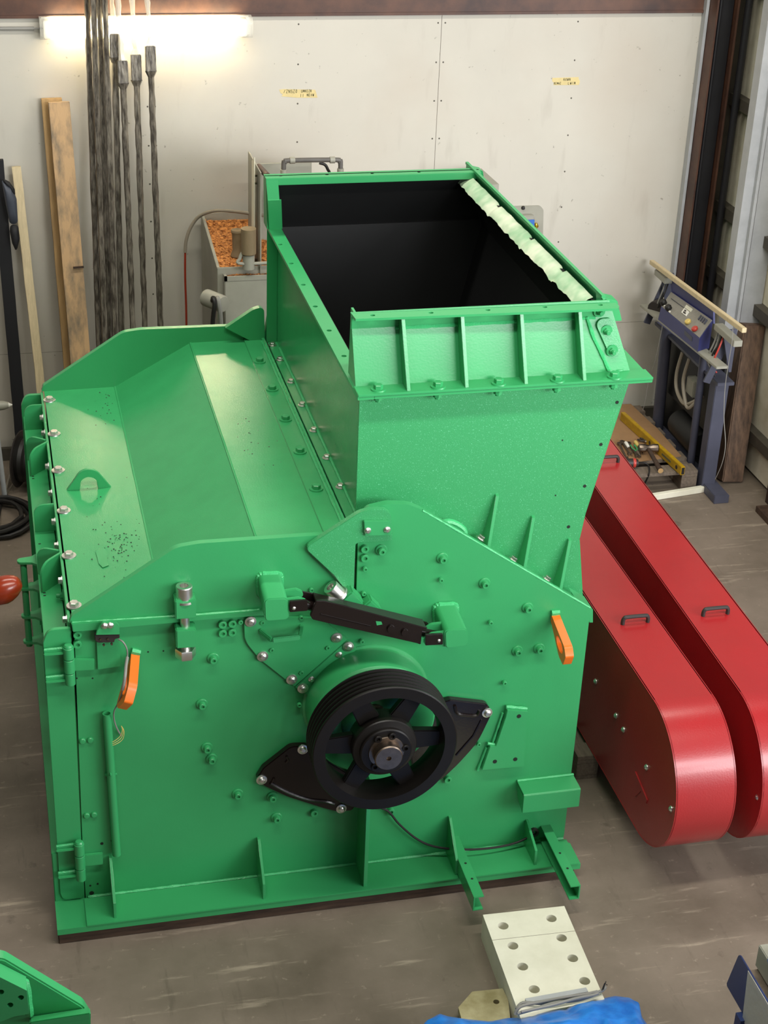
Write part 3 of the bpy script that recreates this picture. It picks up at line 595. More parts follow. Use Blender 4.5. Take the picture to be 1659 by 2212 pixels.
part('cable_gland', G().lathe([(.02, 0), (.02, .012), (.012, .012), (.012, .0)], pY(1152, 1796, YF), NY, 14), 'darkgrip', cr)

# ---- rear door at the left with hinges, gusset ribs, handle
XD = .058
part('door_end_plate', G().prism(fillet(FZ([(93, 1388, .03), (103, 1362, .04), (152, 1358), (160, 1480), (181, 1932), (176, 1940), (136, 1944, .02), (130, 1930)], YF-.006)), XZ, YF-.006, YF+.012), 'green', cr, bevel=.0015)
part('door_end_plate', G().prism(fillet(FZ([(93, 1388, .03), (103, 1362, .04), (152, 1358), (160, 1480), (181, 1932), (176, 1940), (136, 1944, .02), (130, 1930)], YF-.006)), XZ, YB-.012, YB+.006), 'green', cr)
part('door_shelf', G().box(XD, .135, YF+.012, YB-.012, 1.137, 1.149), 'green', cr, bevel=.002)
part('door_skin', G().box(.086, .098, YF+.012, YB-.012, .1, 1.137), 'green', cr)
part('door_skin', G().box(.139, .149, YF+.012, YB-.012, .1, 1.262), 'green', cr, bevel=.0015)
for Y in (5.3, 5.85, 6.4): part('door_stiffener', G().box(.062, .087, Y, Y+.012, .15, 1.137), 'green', cr)
def shelf_rib(Ya, Yb, zb=1.149):
    """plate standing on the shelf from the door skin to the shelf edge"""
    A, B = Vector((.1385, Ya, zb)), Vector((.062, Yb, zb)); e = (B-A); L = e.length; e.normalize(); th = Vector((-e.y, e.x, 0))*.010
    part('door_gusset', G().prism(fillet([(0, 0), (L, 0), (L, .115, .05), (0, .115)]), lambda u, v, d: A+e*u+Vector((0, 0, v))+th*d, 0, 1), 'green', cr, bevel=.001)
    part('shelf_slot', G().box(.070, .079, Ya-.11, Ya-.103, zb, zb+.0006), 'hole', cr, smooth=0)
shelf_rib(6.64, 6.64); shelf_rib(6.28, 6.34); shelf_rib(6.26, 6.18); shelf_rib(5.70, 5.70); shelf_rib(5.33, 5.37); shelf_rib(5.31, 5.23)
for Y in (6.58, 6.42, 6.10, 5.86, 5.62, 5.43, 5.17, 4.90):
    link('small_hex_bolt', B_HEXS, cr, Vector((.139, Y, 1.225)), rot_to((-1, 0, 0)))
    if int(Y*100) % 4 < 2: link('lock_nut', B_NUT, cr, Vector((.139, Y-.01, 1.17)), rot_to((-1, 0, 0)))
ht = pZ(57, 1214, 1.10); X = ht.x-.012
for z in (1.10, .985, .86, .745):
    part('handle_bracket', G().prism(fillet([(X-.022, ht.y-.016, .016), (X+.03, ht.y-.024), (.066, ht.y-.05, .02), (.088, ht.y-.055), (.088, ht.y+.055), (.066, ht.y+.05, .02), (X+.03, ht.y+.024), (X-.022, ht.y+.016, .016)]), XY, z, z+.010), 'green', cr, bevel=.001)
part('door_handle', G().tube([(X, ht.y, .73), (X, ht.y, 1.105)], .013, 12), 'green', cr)
# hinges
for (x, y, hgt), arm in (((148, 1398, 80), ((160, 1425), (204, 1425), (204, 1448), (160, 1450))), ((171, 1822, 78), ((182, 1848), (222, 1844), (223, 1868), (182, 1872)))):
    t, b_ = pY(x, y, YF-.03), pY(x+4, y+hgt, YF-.03); t.x = b_.x = (t.x+b_.x)/2; Lh = t.z-b_.z
    hi = part('hinge', G().prism(FZ(arm, YF-.014), XZ, YF-.014, YF-.001), 'green', cr, bevel=.002)
    for f0, f1, r in ((0, .30, .0185), (.315, .67, .0185), (.685, 1, .0175)):
        part('hinge_barrel', G().lathe([(0, 0), (r-.002, 0), (r, .002), (r, (f1-f0)*Lh-.002), (r-.002, (f1-f0)*Lh), (0, (f1-f0)*Lh)], (t.x, YF-.03, t.z-f1*Lh), (0, 0, 1), 18), 'green', hi)
    part('hinge_pin', G().lathe([(0, .012), (.012, .010), (.016, .004), (.016, 0)], (t.x, YF-.03, t.z), (0, 0, 1), 16), 'green', hi)
    for f in (.08, .82):
        zz = t.z-f*Lh
        part('hinge_leaf', G().box(t.x-.082, t.x, YF-.022, YF-.006, zz-.022, zz).box(t.x-.082, t.x, YF-.034, YF-.022, zz-.014, zz-.007), 'green', hi, bevel=.002)
        weld([(t.x-.08, YF-.016, zz+.001), (t.x-.02, YF-.016, zz+.001)], .006, hi, 3)
# lifting eye and bolts on the ledge
e0, e1 = pZ(144, 1058, 1.267), pZ(240, 1052, 1.267); yy = (e0.y+e1.y)/2; cx = (e0.x+e1.x)/2; wd = (e1.x-e0.x)/2
eo = [(cx-wd, 1.268)]+[(cx+.052*math.cos(math.radians(a)), 1.300+.052*math.sin(math.radians(a))) for a in range(150, 29, -12)]+[(cx+wd, 1.268), (cx+.036, 1.268)]+[(cx+.033*math.cos(math.radians(a)), 1.290+.030*math.sin(math.radians(a))) for a in range(-10, 191, 20)]+[(cx-.036, 1.268)]
part('lifting_eye', G().prism(eo, XZ, yy-.008, yy+.008), 'green', cr, bevel=.001)
for x, y in ((107, 862), (117, 935), (126, 1014), (138, 1101), (149, 1198), (160, 1306)): link('hex_bolt', B_HEX, cr, pZ(x, y+3, 1.267), UPR)
# paint run, scuffs and debris specks on the ledge
pp = pZ(220, 1205, 1.2705)
part('paint_patch', G().prism([(a[0], a[1]) for a in [(pZ(x, y, 1.27).x, pZ(x, y, 1.27).y) for x, y in ((206, 1192), (214, 1186), (226, 1185), (233, 1196), (232, 1212), (235, 1222), (222, 1227), (213, 1218), (210, 1205))]], XY, 1.2705, 1.2718), 'green', cr, bevel=.0004)
rnd = random.Random(3); sg = G()
for k in range(120):
    if k < 70: x, y = rnd.gauss(262, 18), rnd.gauss(1175, 22)
    elif k < 95: x, y = rnd.uniform(180, 290), rnd.uniform(1010, 1260)
    else: x, y = rnd.gauss(228, 14), rnd.gauss(885, 22)
    if x > 248+.27*(y-832)-6: continue
    p = pZ(x, y, 1.2702); r = rnd.uniform(.0012, .0036); sg.lathe([(0, r*.8), (r, .0)], p, (0, 0, 1), 5)
for k in range(26):
    t_ = rnd.random(); x, y = rnd.uniform(500, 620), rnd.uniform(880, 1010); p = pZ(x, y, 1.4612)
    if .83 < p.x < 1.02: r = rnd.uniform(.0015, .004); sg.lathe([(0, r*.7), (r, 0)], p, (0, 0, 1), 5)
o = part('debris_specks', sg, 'cable', cr, smooth=0); o['kind'] = 'stuff'

# ------------------------------------------------------------------ hopper
hop = part('hopper', G(), 'green', cr)
HY0, HY1, HX0, Z1, Z2 = 4.94, 6.72, 1.150, 2.0, 2.25
fp = FZ([(765, 1130), (772, 868), (1357, 848), (1262, 1112, .25), (1249, 1168, .3), (1256, 1296), (1190, 1262), (1010, 1165), (905, 1115)], HY0)
fp[0] = (HX0, fp[0][1]); fp[1] = (HX0, Z1-.012); fp[2] = (fp[2][0], Z1-.012)
fpl = fillet(fp, 6); xr = fp[2][0]
fill(hop, G().prism(fpl, XZ, HY0, HY0+.012), 'green_sparkle')
part('hopper_back_plate', G().prism(fpl, XZ, HY1-.012, HY1), 'green', hop)
part('hopper_left_plate', G().box(1.176, 1.184, HY0+.012, HY1-.012, 1.452, Z1-.01), 'green_roof', hop)
part('corner_flange', G().box(1.130, 1.1755, HY1-.020, HY1-.0125, 1.471, Z1-.0125), 'green', hop, bevel=.001)
# sloped right plate follows the profile
rs = [fp[2], fp[3], fp[4], fp[5]]
g = G()
for p, q in zip(rs, rs[1:]): strip((q[0], q[1]), (p[0], p[1]), HY0+.012, HY1-.012, .010, g)
part('hopper_right_plate', g, 'green', hop)
# black wear plates inside
part('wear_liner', G().box(1.1845, 1.198, HY0+.014, HY1-.014, 1.3, Z1-.02), 'liner', hop)
fin = [(HX0+.03 if p[0] < HX0+.03 else p[0]-.02, p[1]+(.011 if p[1] > Z1-.03 else 0)) for p in fpl]
part('wear_liner', G().prism(fin, XZ, HY1-.03, HY1-.013), 'liner', hop)
part('wear_liner', G().prism(fin, XZ, HY0+.013, HY0+.03), 'liner', hop)
g = G()
for p, q in zip(rs, rs[1:]): strip((q[0]-.03, q[1]), (p[0]-.03, p[1]), HY0+.03, HY1-.03, .012, g)
part('wear_liner', g, 'liner', hop)
part('wear_liner', G().box(HX0+.02, 1.98, HY0+.02, HY1-.02, 1.17, 1.19), 'liner', hop)
# joint flange at z = 2.0: left rim with holes, front and right strips
RIMH = [(605, 528), (629, 569), (655, 615), (681, 662), (711, 714), (743, 769)]
hs = []
for x, y in RIMH: p = pZ(x, y, Z1); hs.append(circ(p.x, p.y, .0095, 12))
part('rim_flange', G().prism([(1.130, 4.88), (1.186, 4.88), (1.186, HY1+.045), (1.130, HY1+.045)], XY, Z1-.012, Z1, hs), 'green', hop)
part('rim_flange', G().box(1.186, xr+.06, 4.880, 4.955, Z1-.012, Z1), 'green', hop, bevel=.0015)
part('rim_flange', G().box(1.13, xr+.06, 4.876, 4.952, Z1+.0006, Z1+.009), 'green', hop, bevel=.0015)
part('rim_flange', G().box(xr+.001, xr+.06, 4.955, HY1+.045, Z1-.012, Z1), 'green', hop, bevel=.001)
part('rim_flange', G().box(1.186, xr+.001, HY1+.001, HY1+.045, Z1-.012, Z1), 'green', hop)
for x, y in ((817, 842), (946, 836), (1077, 829), (1204, 822), (1327, 815), (1334, 796)):
    p = pZ(x, y, Z1+.009); link('hex_bolt', B_HEXG, hop, p, UPR)
    if y > 800:
        q = Vector((p.x, p.y, Z1-.012)); part('bolt_nut', G().lathe([(.016, 0), (.016, -.014), (.009, -.014), (.009, -.022), (0, -.022)], q, (0, 0, 1), 8), 'green', hop)
# bolted foot strip with silver bolts along the roof seam
part('foot_flange', G().box(1.135, 1.19, ys+.06, HY1, 1.452, 1.470), 'green_roof', hop, bevel=.0015)
for x, y in ((583, 734), (605, 778), (629, 826), (653, 876), (678, 931), (706, 990), (735, 1053)): 
    p = pZ(x, y, 1.470); p.y = min(p.y, 6.66); link('small_hex_bolt', B_HEXS, hop, p, UPR)
weld([(1.1745, ys+.1, 1.473), (1.1745, HY1-.1, 1.473)], .006, hop, 21)
# sloped foot along the front plate with its bolts and gussets
L0, L1 = pY(905, 1106, HY0-.03), pY(1262, 1302, HY0-.03); L0.y = L1.y = HY0-.04
part('foot_flange', G().beam(L0+Vector((0, 0, -.008)), L1+Vector((0, 0, -.008)), .085, .014), 'green', hop, bevel=.002)
dv = (L1-L0).normalized(); nv = Vector((-dv.z, 0, dv.x))
for x, y in ((1037, 1162), (1107, 1208), (1180, 1250), (1247, 1290)): link('lock_nut', bpy.data.meshes['small_hex_bolt'], hop, pY(x, y+2, HY0-.045), rot_to(nv))
for (ax_, ay), (bx, by) in (((1074, 1066), (1053, 1172)), ((1152, 1113), (1130, 1222)), ((1231, 1162), (1208, 1266))):
    A, B = pY(ax_-1, ay, HY0), pY(bx, by, HY0-.055)
    zb_ = B.z-.035; tx = .006
    part('hopper_gusset', G().add([Vector((A.x-tx, HY0+.001, A.z)), Vector((A.x+tx, HY0+.001, A.z)), Vector((A.x+tx, HY0-.012, A.z-.004)), Vector((A.x-tx, HY0-.012, A.z-.004)), Vector((B.x-tx-.004, HY0+.001, zb_)), Vector((B.x+tx-.004, HY0+.001, zb_)), Vector((B.x+tx, HY0-.068, zb_)), Vector((B.x-tx, HY0-.068, zb_))],
         [(0, 1, 2, 3), (7, 6, 5, 4), (0, 4, 5, 1), (1, 5, 6, 2), (2, 6, 7, 3), (3, 7, 4, 0)]), 'green', hop, bevel=.001)
part('lifting_eye', G().tube([pY(955, 1130, HY0-.05), pY(968, 1127, HY0-.05), pY(985, 1132, HY0-.05), pY(1000, 1143, HY0-.05), pY(1004, 1152, HY0-.05)], .012, 8), 'green_weld', hop)
hg = G()
for x, y in ((1333, 869), (1298, 960), (1263, 1050), (1228, 1138), (1215, 951), (1200, 1070)):
    hg.lathe([(0, .0008), (.0065 if x > 1220 else .003, .0008), (.0065 if x > 1220 else .003, 0)], pY(x, y, HY0), NY, 10)
part('drilled_holes', hg, 'hole', hop, smooth=0)['kind'] = 'stuff'

# raised extension, leaning slightly inward: front, back and right panels
FY0, FY1 = 4.948, 5.004       # outer face of the front panel at its foot and at its top
ztp = 2.25
ext = part('hopper_extension', G(), 'green', cr)
xl, xrr = pY(768, 840, FY0).x, pY(1338, 800, FY0).x
tl, tr = pZ(759, 678, ztp).x, pZ(1322, 655, ztp).x
g = G().add([Vector((xl, FY0, Z1+.009)), Vector((xr+.0, FY0, Z1+.009)), Vector((tr, FY1, ztp)), Vector((tl, FY1, ztp)), Vector((xl, FY0+.008, Z1+.009)), Vector((xr, FY0+.008, Z1+.009)), Vector((tr, FY1+.008, ztp)), Vector((tl, FY1+.008, ztp))],
            [(0, 1, 2, 3), (7, 6, 5, 4), (0, 4, 5, 1), (1, 5, 6, 2), (2, 6, 7, 3), (3, 7, 4, 0)])
fill(ext, g, 'green')
a = [pZ(759, 677, ztp), pZ(1330, 654, ztp), pZ(1338, 662, ztp), pZ(1336, 666, ztp), pZ(768, 689, ztp)]
hs = []
for x, y in ((805, 681), (931, 675.5), (1054, 669.5), (1177, 663), (1297, 658.5)): p = pZ(x, y, ztp); hs.append(circ(p.x, p.y, .0085, 12))
part('front_top_flange', G().prism([(p.x, p.y) for p in a], XY, ztp-.008, ztp, hs), 'green', ext)
part('front_top_flange', G().box(tl, tr-.02, FY1-.012, FY1+.002, ztp-.055, ztp-.008), 'green', ext, bevel=.002)
for (x, y), (xb_, yb2) in (((871, 690), (882, 842)), ((999, 683), (1010, 838)), ((1127, 677), (1138, 830)), ((1253, 671), (1264, 822))):
    T, Bm = pZ(x, y, ztp-.01), pZ(xb_, yb2, Z1+.01)
    part('panel_rib', G().hexa([Vector((Bm.x-.006, FY0-.064, Z1+.009)), Vector((Bm.x+.006, FY0-.064, Z1+.009)), Vector((Bm.x+.006, FY0+.002, Z1+.009)), Vector((Bm.x-.006, FY0+.002, Z1+.009)),
         Vector((T.x-.006, T.y, ztp-.009)), Vector((T.x+.006, T.y, ztp-.009)), Vector((T.x+.006, FY1+.002, ztp-.009)), Vector((T.x-.006, FY1+.002, ztp-.009))]), 'green', ext, bevel=.001)
# corner lap plate with three lock nuts
lp = fillet([(x, z, .02) for x, z in FZ([(1290, 698), (1328, 694), (1343, 752), (1336, 770), (1318, 768)], FY0)])
part('corner_lap_plate', G().prism(lp, lambda u, v, d: Vector((u, FY0+(FY1-FY0)*(v-Z1)/.25+d-.004, v)), -.008, .004), 'green_sparkle', ext)
for x, y in ((1301, 679), (1313, 718), (1322, 757)):
    p = pY(x, y, FY0+.01); p.y = FY0+(FY1-FY0)*(p.z-Z1)/.25-.010; link('lock_nut', B_NUT, ext, p, OUT)
weld([Vector((p[0], FY0+(FY1-FY0)*(p[1]-Z1)/.25-.004, p[1])) for p in FZ([(1276, 694), (1287, 735), (1303, 770), (1315, 800)], FY0)], .007, ext, 31)
weld([Vector((tl+.15, FY1-.012, ztp-.056)), Vector((tr-.05, FY1-.012, ztp-.056))], .006, ext, 33)
# left return of the front panel
part('panel_return', G().prism([(FY0+.008, Z1+.009), (FY1+.008, ztp), (FY1+.05, ztp-.0), (FY0+.12, Z1+.009)], YZ, xl, xl+.008), 'green', ext)
# back panel with top flange and the left corner post
BT = 6.60; b0, b1 = pZ(571, 379.5, ztp), pZ(986, 366.5, ztp)
xa, xb2 = b0.x, pZ(1033, 365, ztp).x
part('back_panel', G().add([Vector((1.135, HY1-.012, Z1-.004)), Vector((xr+.02, HY1-.012, Z1-.004)), Vector((xb2, BT, ztp)), Vector((xa, BT, ztp)), Vector((1.135, HY1+.01, Z1)), Vector((xr+.02, HY1+.01, Z1)), Vector((xb2, BT+.01, ztp)), Vector((xa, BT+.01, ztp))],
            [(3, 2, 1, 0), (4, 5, 6, 7), (0, 1, 5, 4), (1, 2, 6, 5), (2, 3, 7, 6), (3, 0, 4, 7)]), 'liner', ext)
hs = []
for x, y in ((606, 379.5), (706, 377), (804, 374.5), (905, 371.5)): p = pZ(x, y, ztp); hs.append(circ(p.x, p.y, .008, 10))
part('back_top_flange', G().prism([(xa, BT-.035), (xb2, BT-.035), (xb2, BT+.03), (xa, BT+.03)], XY, ztp-.006, ztp, hs), 'green', ext)
part('back_top_flange', G().box(xa, xb2, BT-.036, BT-.028, ztp-.03, ztp-.001), 'green', ext, bevel=.002)
A, Bq = pY(577, 413, 6.60), pY(605, 413, 6.60); C_, D_ = pY(580, 496, HY1-.03), pY(604, 496, HY1-.03)
g = G().add([Vector((1.133, HY1-.055, Z1)), Vector((1.19, HY1-.055, Z1)), Vector((1.165, BT-.045, ztp-.09)), Vector((1.108, BT-.045, ztp-.09)), Vector((1.133, HY1-.045, Z1)), Vector((1.19, HY1-.045, Z1)), Vector((1.165, BT-.035, ztp-.09)), Vector((1.108, BT-.035, ztp-.09))],
            [(0, 1, 2, 3), (7, 6, 5, 4), (0, 4, 5, 1), (1, 5, 6, 2), (2, 6, 7, 3), (3, 7, 4, 0)])
part('corner_post', g, 'green', ext)
part('corner_post', G().hexa([Vector((1.125, HY1-.05, Z1)), Vector((1.135, HY1-.05, Z1)), Vector((1.145, HY1+.04, Z1)), Vector((1.125, HY1+.04, Z1)), Vector((xa, BT-.035, ztp-.006)), Vector((xa+.008, BT-.035, ztp-.006)), Vector((xa+.008, BT+.03, ztp-.006)), Vector((xa, BT+.03, ztp-.006))]), 'green', ext)
part('corner_post', G().hexa([Vector((1.109, BT-.04, ztp-.092)), Vector((1.158, BT-.04, ztp-.092)), Vector((1.158, BT-.03, ztp-.092)), Vector((1.109, BT-.03, ztp-.092)), Vector((xa, BT-.036, ztp-.006)), Vector((xa+.05, BT-.036, ztp-.006)), Vector((xa+.05, BT-.026, ztp-.006)), Vector((xa, BT-.026, ztp-.006))]), 'green', ext)
pq = pY(588, 468, HY1-.06); part('post_slot', G().prism(circ(pq.x, pq.z, .006, 12, .013), XZ, HY1-.062, HY1-.050), 'hole', ext, smooth=0)
# right panel, flange and inner lip with its lamp reflection painted pale
ra, rb = pZ(1008, 356, ztp), pZ(1279, 622, ztp); XRp = 1.985
part('right_panel', G().hexa([Vector((xr-.01, FY0+.03, Z1)), Vector((xr+.0, FY0+.03, Z1)), Vector((xr, HY1, Z1)), Vector((xr-.01, HY1, Z1)), Vector((rb.x, FY1+.02, ztp)), Vector((rb.x+.01, FY1+.02, ztp)), Vector((ra.x+.01, BT+.06, ztp)), Vector((ra.x, BT+.06, ztp))]), ['green', 'liner'], ext)
part('wear_liner', G().hexa([Vector((xr-.03, FY0+.06, Z1-.03)), Vector((xr-.011, FY0+.03, Z1-.03)), Vector((xr-.011, HY1-.02, Z1-.03)), Vector((xr-.03, HY1-.02, Z1-.03)), Vector((rb.x-.012, FY1+.02, ztp-.03)), Vector((rb.x-.001, FY1+.02, ztp-.03)), Vector((ra.x-.001, BT+.0, ztp-.03)), Vector((ra.x-.012, BT+.0, ztp-.03))]), 'liner', ext)
part('right_top_flange', G().hexa([Vector((rb.x, FY1+.03, ztp-.002)), Vector((rb.x+.020, FY1+.03, ztp-.012)), Vector((ra.x+.020, BT+.10, ztp-.012)), Vector((ra.x, BT+.10, ztp-.002)), Vector((rb.x, FY1+.03, ztp+.008)), Vector((rb.x+.012, FY1+.03, ztp+.008)), Vector((ra.x+.012, BT+.10, ztp+.008)), Vector((ra.x, BT+.10, ztp+.008))]), 'green', ext)
for (P, s) in ((Vector((rb.x, FY1+.03, ztp)), 1), (Vector((ra.x, BT+.09, ztp)), -1)):
    part('corner_cap', G().hexa([P+Vector((0, 0, -.09)), P+Vector((.085, 0, -.09)), P+Vector((.085, s*.02, -.09)), P+Vector((0, s*.02, -.09)), P+Vector((0, 0, .0)), P+Vector((.06, 0, -.015)), P+Vector((.06, s*.06, -.015)), P+Vector((0, s*.06, .0))]), 'green', ext, bevel=.002)
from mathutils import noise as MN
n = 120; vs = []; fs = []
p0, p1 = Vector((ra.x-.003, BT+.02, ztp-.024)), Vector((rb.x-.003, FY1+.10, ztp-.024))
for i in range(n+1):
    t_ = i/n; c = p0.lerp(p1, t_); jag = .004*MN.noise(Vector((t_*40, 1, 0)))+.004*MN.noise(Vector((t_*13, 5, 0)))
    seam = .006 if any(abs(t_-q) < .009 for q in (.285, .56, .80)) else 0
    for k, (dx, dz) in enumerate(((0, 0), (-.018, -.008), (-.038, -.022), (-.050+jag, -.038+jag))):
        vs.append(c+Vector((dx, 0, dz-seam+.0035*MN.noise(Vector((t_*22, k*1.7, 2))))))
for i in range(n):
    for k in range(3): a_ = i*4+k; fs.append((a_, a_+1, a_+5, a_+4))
part('inner_lip', G().add(vs, fs), 'lip_glare', ext, smooth=50)

# ------------------------------------------------------------------ things standing around the crusher
single('timber_sleeper', G().box(.032, 2.0, 4.664, 6.93, 0, .05), 'sleeper', 'dark timber base lying on the floor under the green crusher', 'timber', bevel=.003)

# two red belt guards
def guard(X, yn, zt, zb, wd, yaw, far, label, grp):
    r = (zt-zb)/2; zc = (zt+zb)/2; yc = yn+r
    t = thing('belt_guard', (X, yc, zb), label, 'guard', grp)
    cs, sn = math.cos(yaw), math.sin(yaw)
    def fr(u, v, d): return Vector((X+d*cs-(u-yc)*sn, u*1.0+d*sn, v))
    P = [(yc-r*math.cos(a), zc+r*math.sin(a)) for a in [math.radians(-90+180*k/28) for k in range(29)]]
    P2 = [(far, zt+.0), (far, zb)]
    prof = P+P2
    part('side_panel', G().prism(prof, fr, 0, .004), 'red', t); part('side_panel', G().prism(prof, fr, wd-.004, wd), 'red', t)
    q = P[1:] ; g = G()
    O = P[5:]+[(far, zt)]
    I = [(yc-(r-.003)*math.cos(a), zc+(r-.003)*math.sin(a)) for a in [math.radians(-90+180*k/28) for k in range(29)]][5:]+[(far, zt-.003)]
    def shell(O, I, d0, d1):
        g = G(); n = len(O); vs = []
        for (a, b) in zip(O, I): vs += [fr(a[0], a[1], d0), fr(a[0], a[1], d1), fr(b[0], b[1], d1), fr(b[0], b[1], d0)]
        fs = [(0, 1, 2, 3), (4*n-1, 4*n-2, 4*n-3, 4*n-4)]
        for i in range(n-1):
            for k in range(4): k2 = (k+1) % 4; fs.append((i*4+k, i*4+k2, i*4+4+k2, i*4+4+k))
        return g.add(vs, fs)
    part('cover_sheet', shell(O, I, -.003, wd+.003), 'red', t)
    O2 = P[:6]; I2 = [(yc-(r-.003)*math.cos(a), zc+(r-.003)*math.sin(a)) for a in [math.radians(-90+180*k/28) for k in range(6)]]
    O2 = [(yc+.9, zb)]+O2; I2 = [(yc+.9, zb+.003)]+I2
    part('cover_sheet', shell(O2, I2, -.001, wd+.001), 'red', t)
    return t, fr
def grip(p, t, r=.0085, L=.108, h=.032):
    pts = [p+Vector((-L/2, 0, 0)), p+Vector((-L/2, 0, h-.014)), p+Vector((-L/2+.005, 0, h-.004)), p+Vector((-L/2+.016, 0, h)), p+Vector((L/2-.016, 0, h)), p+Vector((L/2-.005, 0, h-.004)), p+Vector((L/2, 0, h-.014)), p+Vector((L/2, 0, 0))]
    part('grip', G().tube(pts, r, 10), 'darkgrip', t)
ZT = .738
A, Bq = pZ(1262, 1110, ZT), pZ(1476, 1413, ZT)
g1, fr1 = guard(2.283, 4.447, ZT, .122, Bq.x-2.283, 0, 7.3, 'red belt guard with one black grip, close beside the green crusher', 'red belt guards')
grip(pZ(1372, 1346, ZT), g1)
for x, y in ((1287, 1472), (1331, 1546), (1347, 1576), (1397, 1657), (1450, 1747)): link('small_flange_bolt', B_DOMES, g1, pX(x, y, 2.2822), rot_to((-1, 0, 0)))
pp = [pX(x, y, 2.2815) for x, y in ((1372, 1670), (1390, 1712), (1398, 1732))]
part('folded_tab', G().beam(pp[0], pp[2], .02, .006, (1, 0, 0)).beam(pX(1384, 1706, 2.281), pX(1372, 1718, 2.281), .01, .004, (1, 0, 0)), 'red', g1)
A2, B2 = pZ(1284, 1049, ZT), pZ(1594, 1488, ZT); C2, D2 = pZ(1322, 959, ZT), pZ(1652, 1388, ZT)
yaw = math.atan2((A2.x-B2.x), (B2.y-A2.y))
yaw = -math.atan2(A2.x-B2.x, A2.y-B2.y)
nb = pZ(1612, 1806, .135)
g2, fr2 = guard(B2.x-.0, 4.44, ZT, .122, .245, yaw, 7.3, 'red belt guard with two black grips, farther from the green crusher', 'red belt guards')
for x, y in ((1545, 1328), (1312, 1000)): grip(pZ(x, y, ZT), g2)
for x, y in ((1637, 1722), (1533, 1430)): link('small_flange_bolt', B_DOMES, g2, pX(x, y, B2.x-.002+(.03 if y < 1500 else -.0)), rot_to((-1, 0, 0)))
# pallet under the guards
def pallet(x0, y0, lx, ly, label, rot=0, mt='pallet', boards=5, along='x', h=.118):
    t = thing('pallet', (x0+lx/2, y0+ly/2, 0), label, 'pallet')
    bw = .095
    for k in range(boards):
        y = y0+(ly-bw)*k/(boards-1); part('deck_board', G().box(x0, x0+lx, y, y+bw, h-.02, h), mt, t, bevel=.001)
    for k in range(3):
        x = x0+(lx-bw)*k/2; part('stringer_board', G().box(x, x+bw, y0, y0+ly, h-.038, h-.0205), mt, t, bevel=.001); part('bottom_board', G().box(x, x+bw, y0, y0+ly, 0, .018), mt, t, bevel=.001)
        for j in range(3):
            y = y0+(ly-.12)*j/2; part('block', G().box(x, x+bw, y, y+.12, .0185, h-.0385), mt, t, bevel=.001)
    return t
pc = pZ(1268, 1682, 0)
pallet(2.215, pc.y, .80, 1.05, 'grey wooden pallet carrying the red belt guards, seen under them', boards=5)

# drilled cream steel block, steel plate, cables and blue tarpaulin at the lower edge
zb = .11
K = [pZ(x, y, zb) for x, y in ((1043, 1976), (1219, 1957), (1308, 2120), (1132, 2164))]
ex = (K[1]-K[0]); L = ex.length; ex.normalize(); ey = Vector((ex.y, -ex.x, 0)); D = (K[3]-K[0]).dot(ey)
def fk(u, v, d): return K[0]+ex*u+ey*v+Vector((0, 0, d-zb))
hh = []
for x, y in ((1087, 2000), (1191, 1984), (1108, 2043), (1213, 2026), (1129, 2088), (1237, 2070), (1154, 2137), (1263, 2119)):
    p = pZ(x, y, zb)-K[0]; hh.append((p.dot(ex), p.dot(ey)))
blk = thing('drilled_block', K[0]+Vector((0, 0, -zb)), 'cream steel block with eight drilled holes lying on the floor', 'steel block')
part('block_body', G().prism([(0, 0), (L, 0), (L, D+.10), (0, D+.10)], fk, .0, zb, [circ(u, v, .0195, 16) for u, v in hh]), 'creamsteel', blk)
for u, v in hh:
    part('hole_wall', G().prism(circ(u, v, .0196, 16), fk, .02, .028), 'holewall', blk)
part('joint_line', G().prism([(0, .135), (L, .135), (L, .1365), (0, .1365)], fk, zb, zb+.0003), 'holewall', blk, smooth=0)
pts = [(1000, 2212), (990, 2176), (1020, 2142), (1086, 2135), (1098, 2160), (1106, 2235), (1000, 2240)]
zf = .05
pl = single('foot_plate', G().prism([(pZ(x, y, zf).x, pZ(x, y, zf).y) for x, y in pts], XY, zf-.02, zf, [circ(pZ(1072, 2164, zf).x, pZ(1072, 2164, zf).y, .011, 12)]), 'creamold', 'yellowed steel foot plate with one bolt hole beside the blue tarpaulin', 'steel plate', bevel=0)
part('plate_foot', G().box(pZ(1060, 2190, 0).x-.05, pZ(1060, 2190, 0).x+.05, pZ(1060, 2190, 0).y-.06, pZ(1060, 2190, 0).y-.01, 0, zf-.0205), 'creamold', pl)
cbz = zb+.012
for k, pts in enumerate((((1116, 2180, .0), (1130, 2166, .0), (1180, 2168, .01), (1230, 2158, .015), (1270, 2150, .01), (1300, 2140, .0), (1308, 2132, 0)),
                         ((1112, 2192, 0), (1125, 2174, .02), (1170, 2164, .02), (1220, 2154, .03), (1262, 2148, .02), (1290, 2142, .01)),
                         ((1118, 2190, .02), (1160, 2178, .03), (1200, 2166, .03), (1250, 2160, .02), (1292, 2146, .02)),
                         ((1126, 2186, .03), (1190, 2172, .04), (1240, 2158, .04), (1280, 2150, .03)))):
    single('cable', G().tube([pZ(x, y, cbz+d) for x, y, d in pts], .0055, 8), 'cablegrey', ('grey cable lying on the end of the drilled cream block', 'grey cable looping at the corner of the blue tarpaulin', 'grey cable in the middle of the bundle on the drilled block', 'grey cable nearest the blue tarpaulin, over the drilled block')[k], 'cable', 'grey cables on the drilled block')
single('cover_strip', G().beam(pZ(1136, 2164, zb+.006), pZ(1268, 2140, zb+.006), .02, .012), 'post', 'thin grey metal strip across the end of the drilled cream block', 'strip')
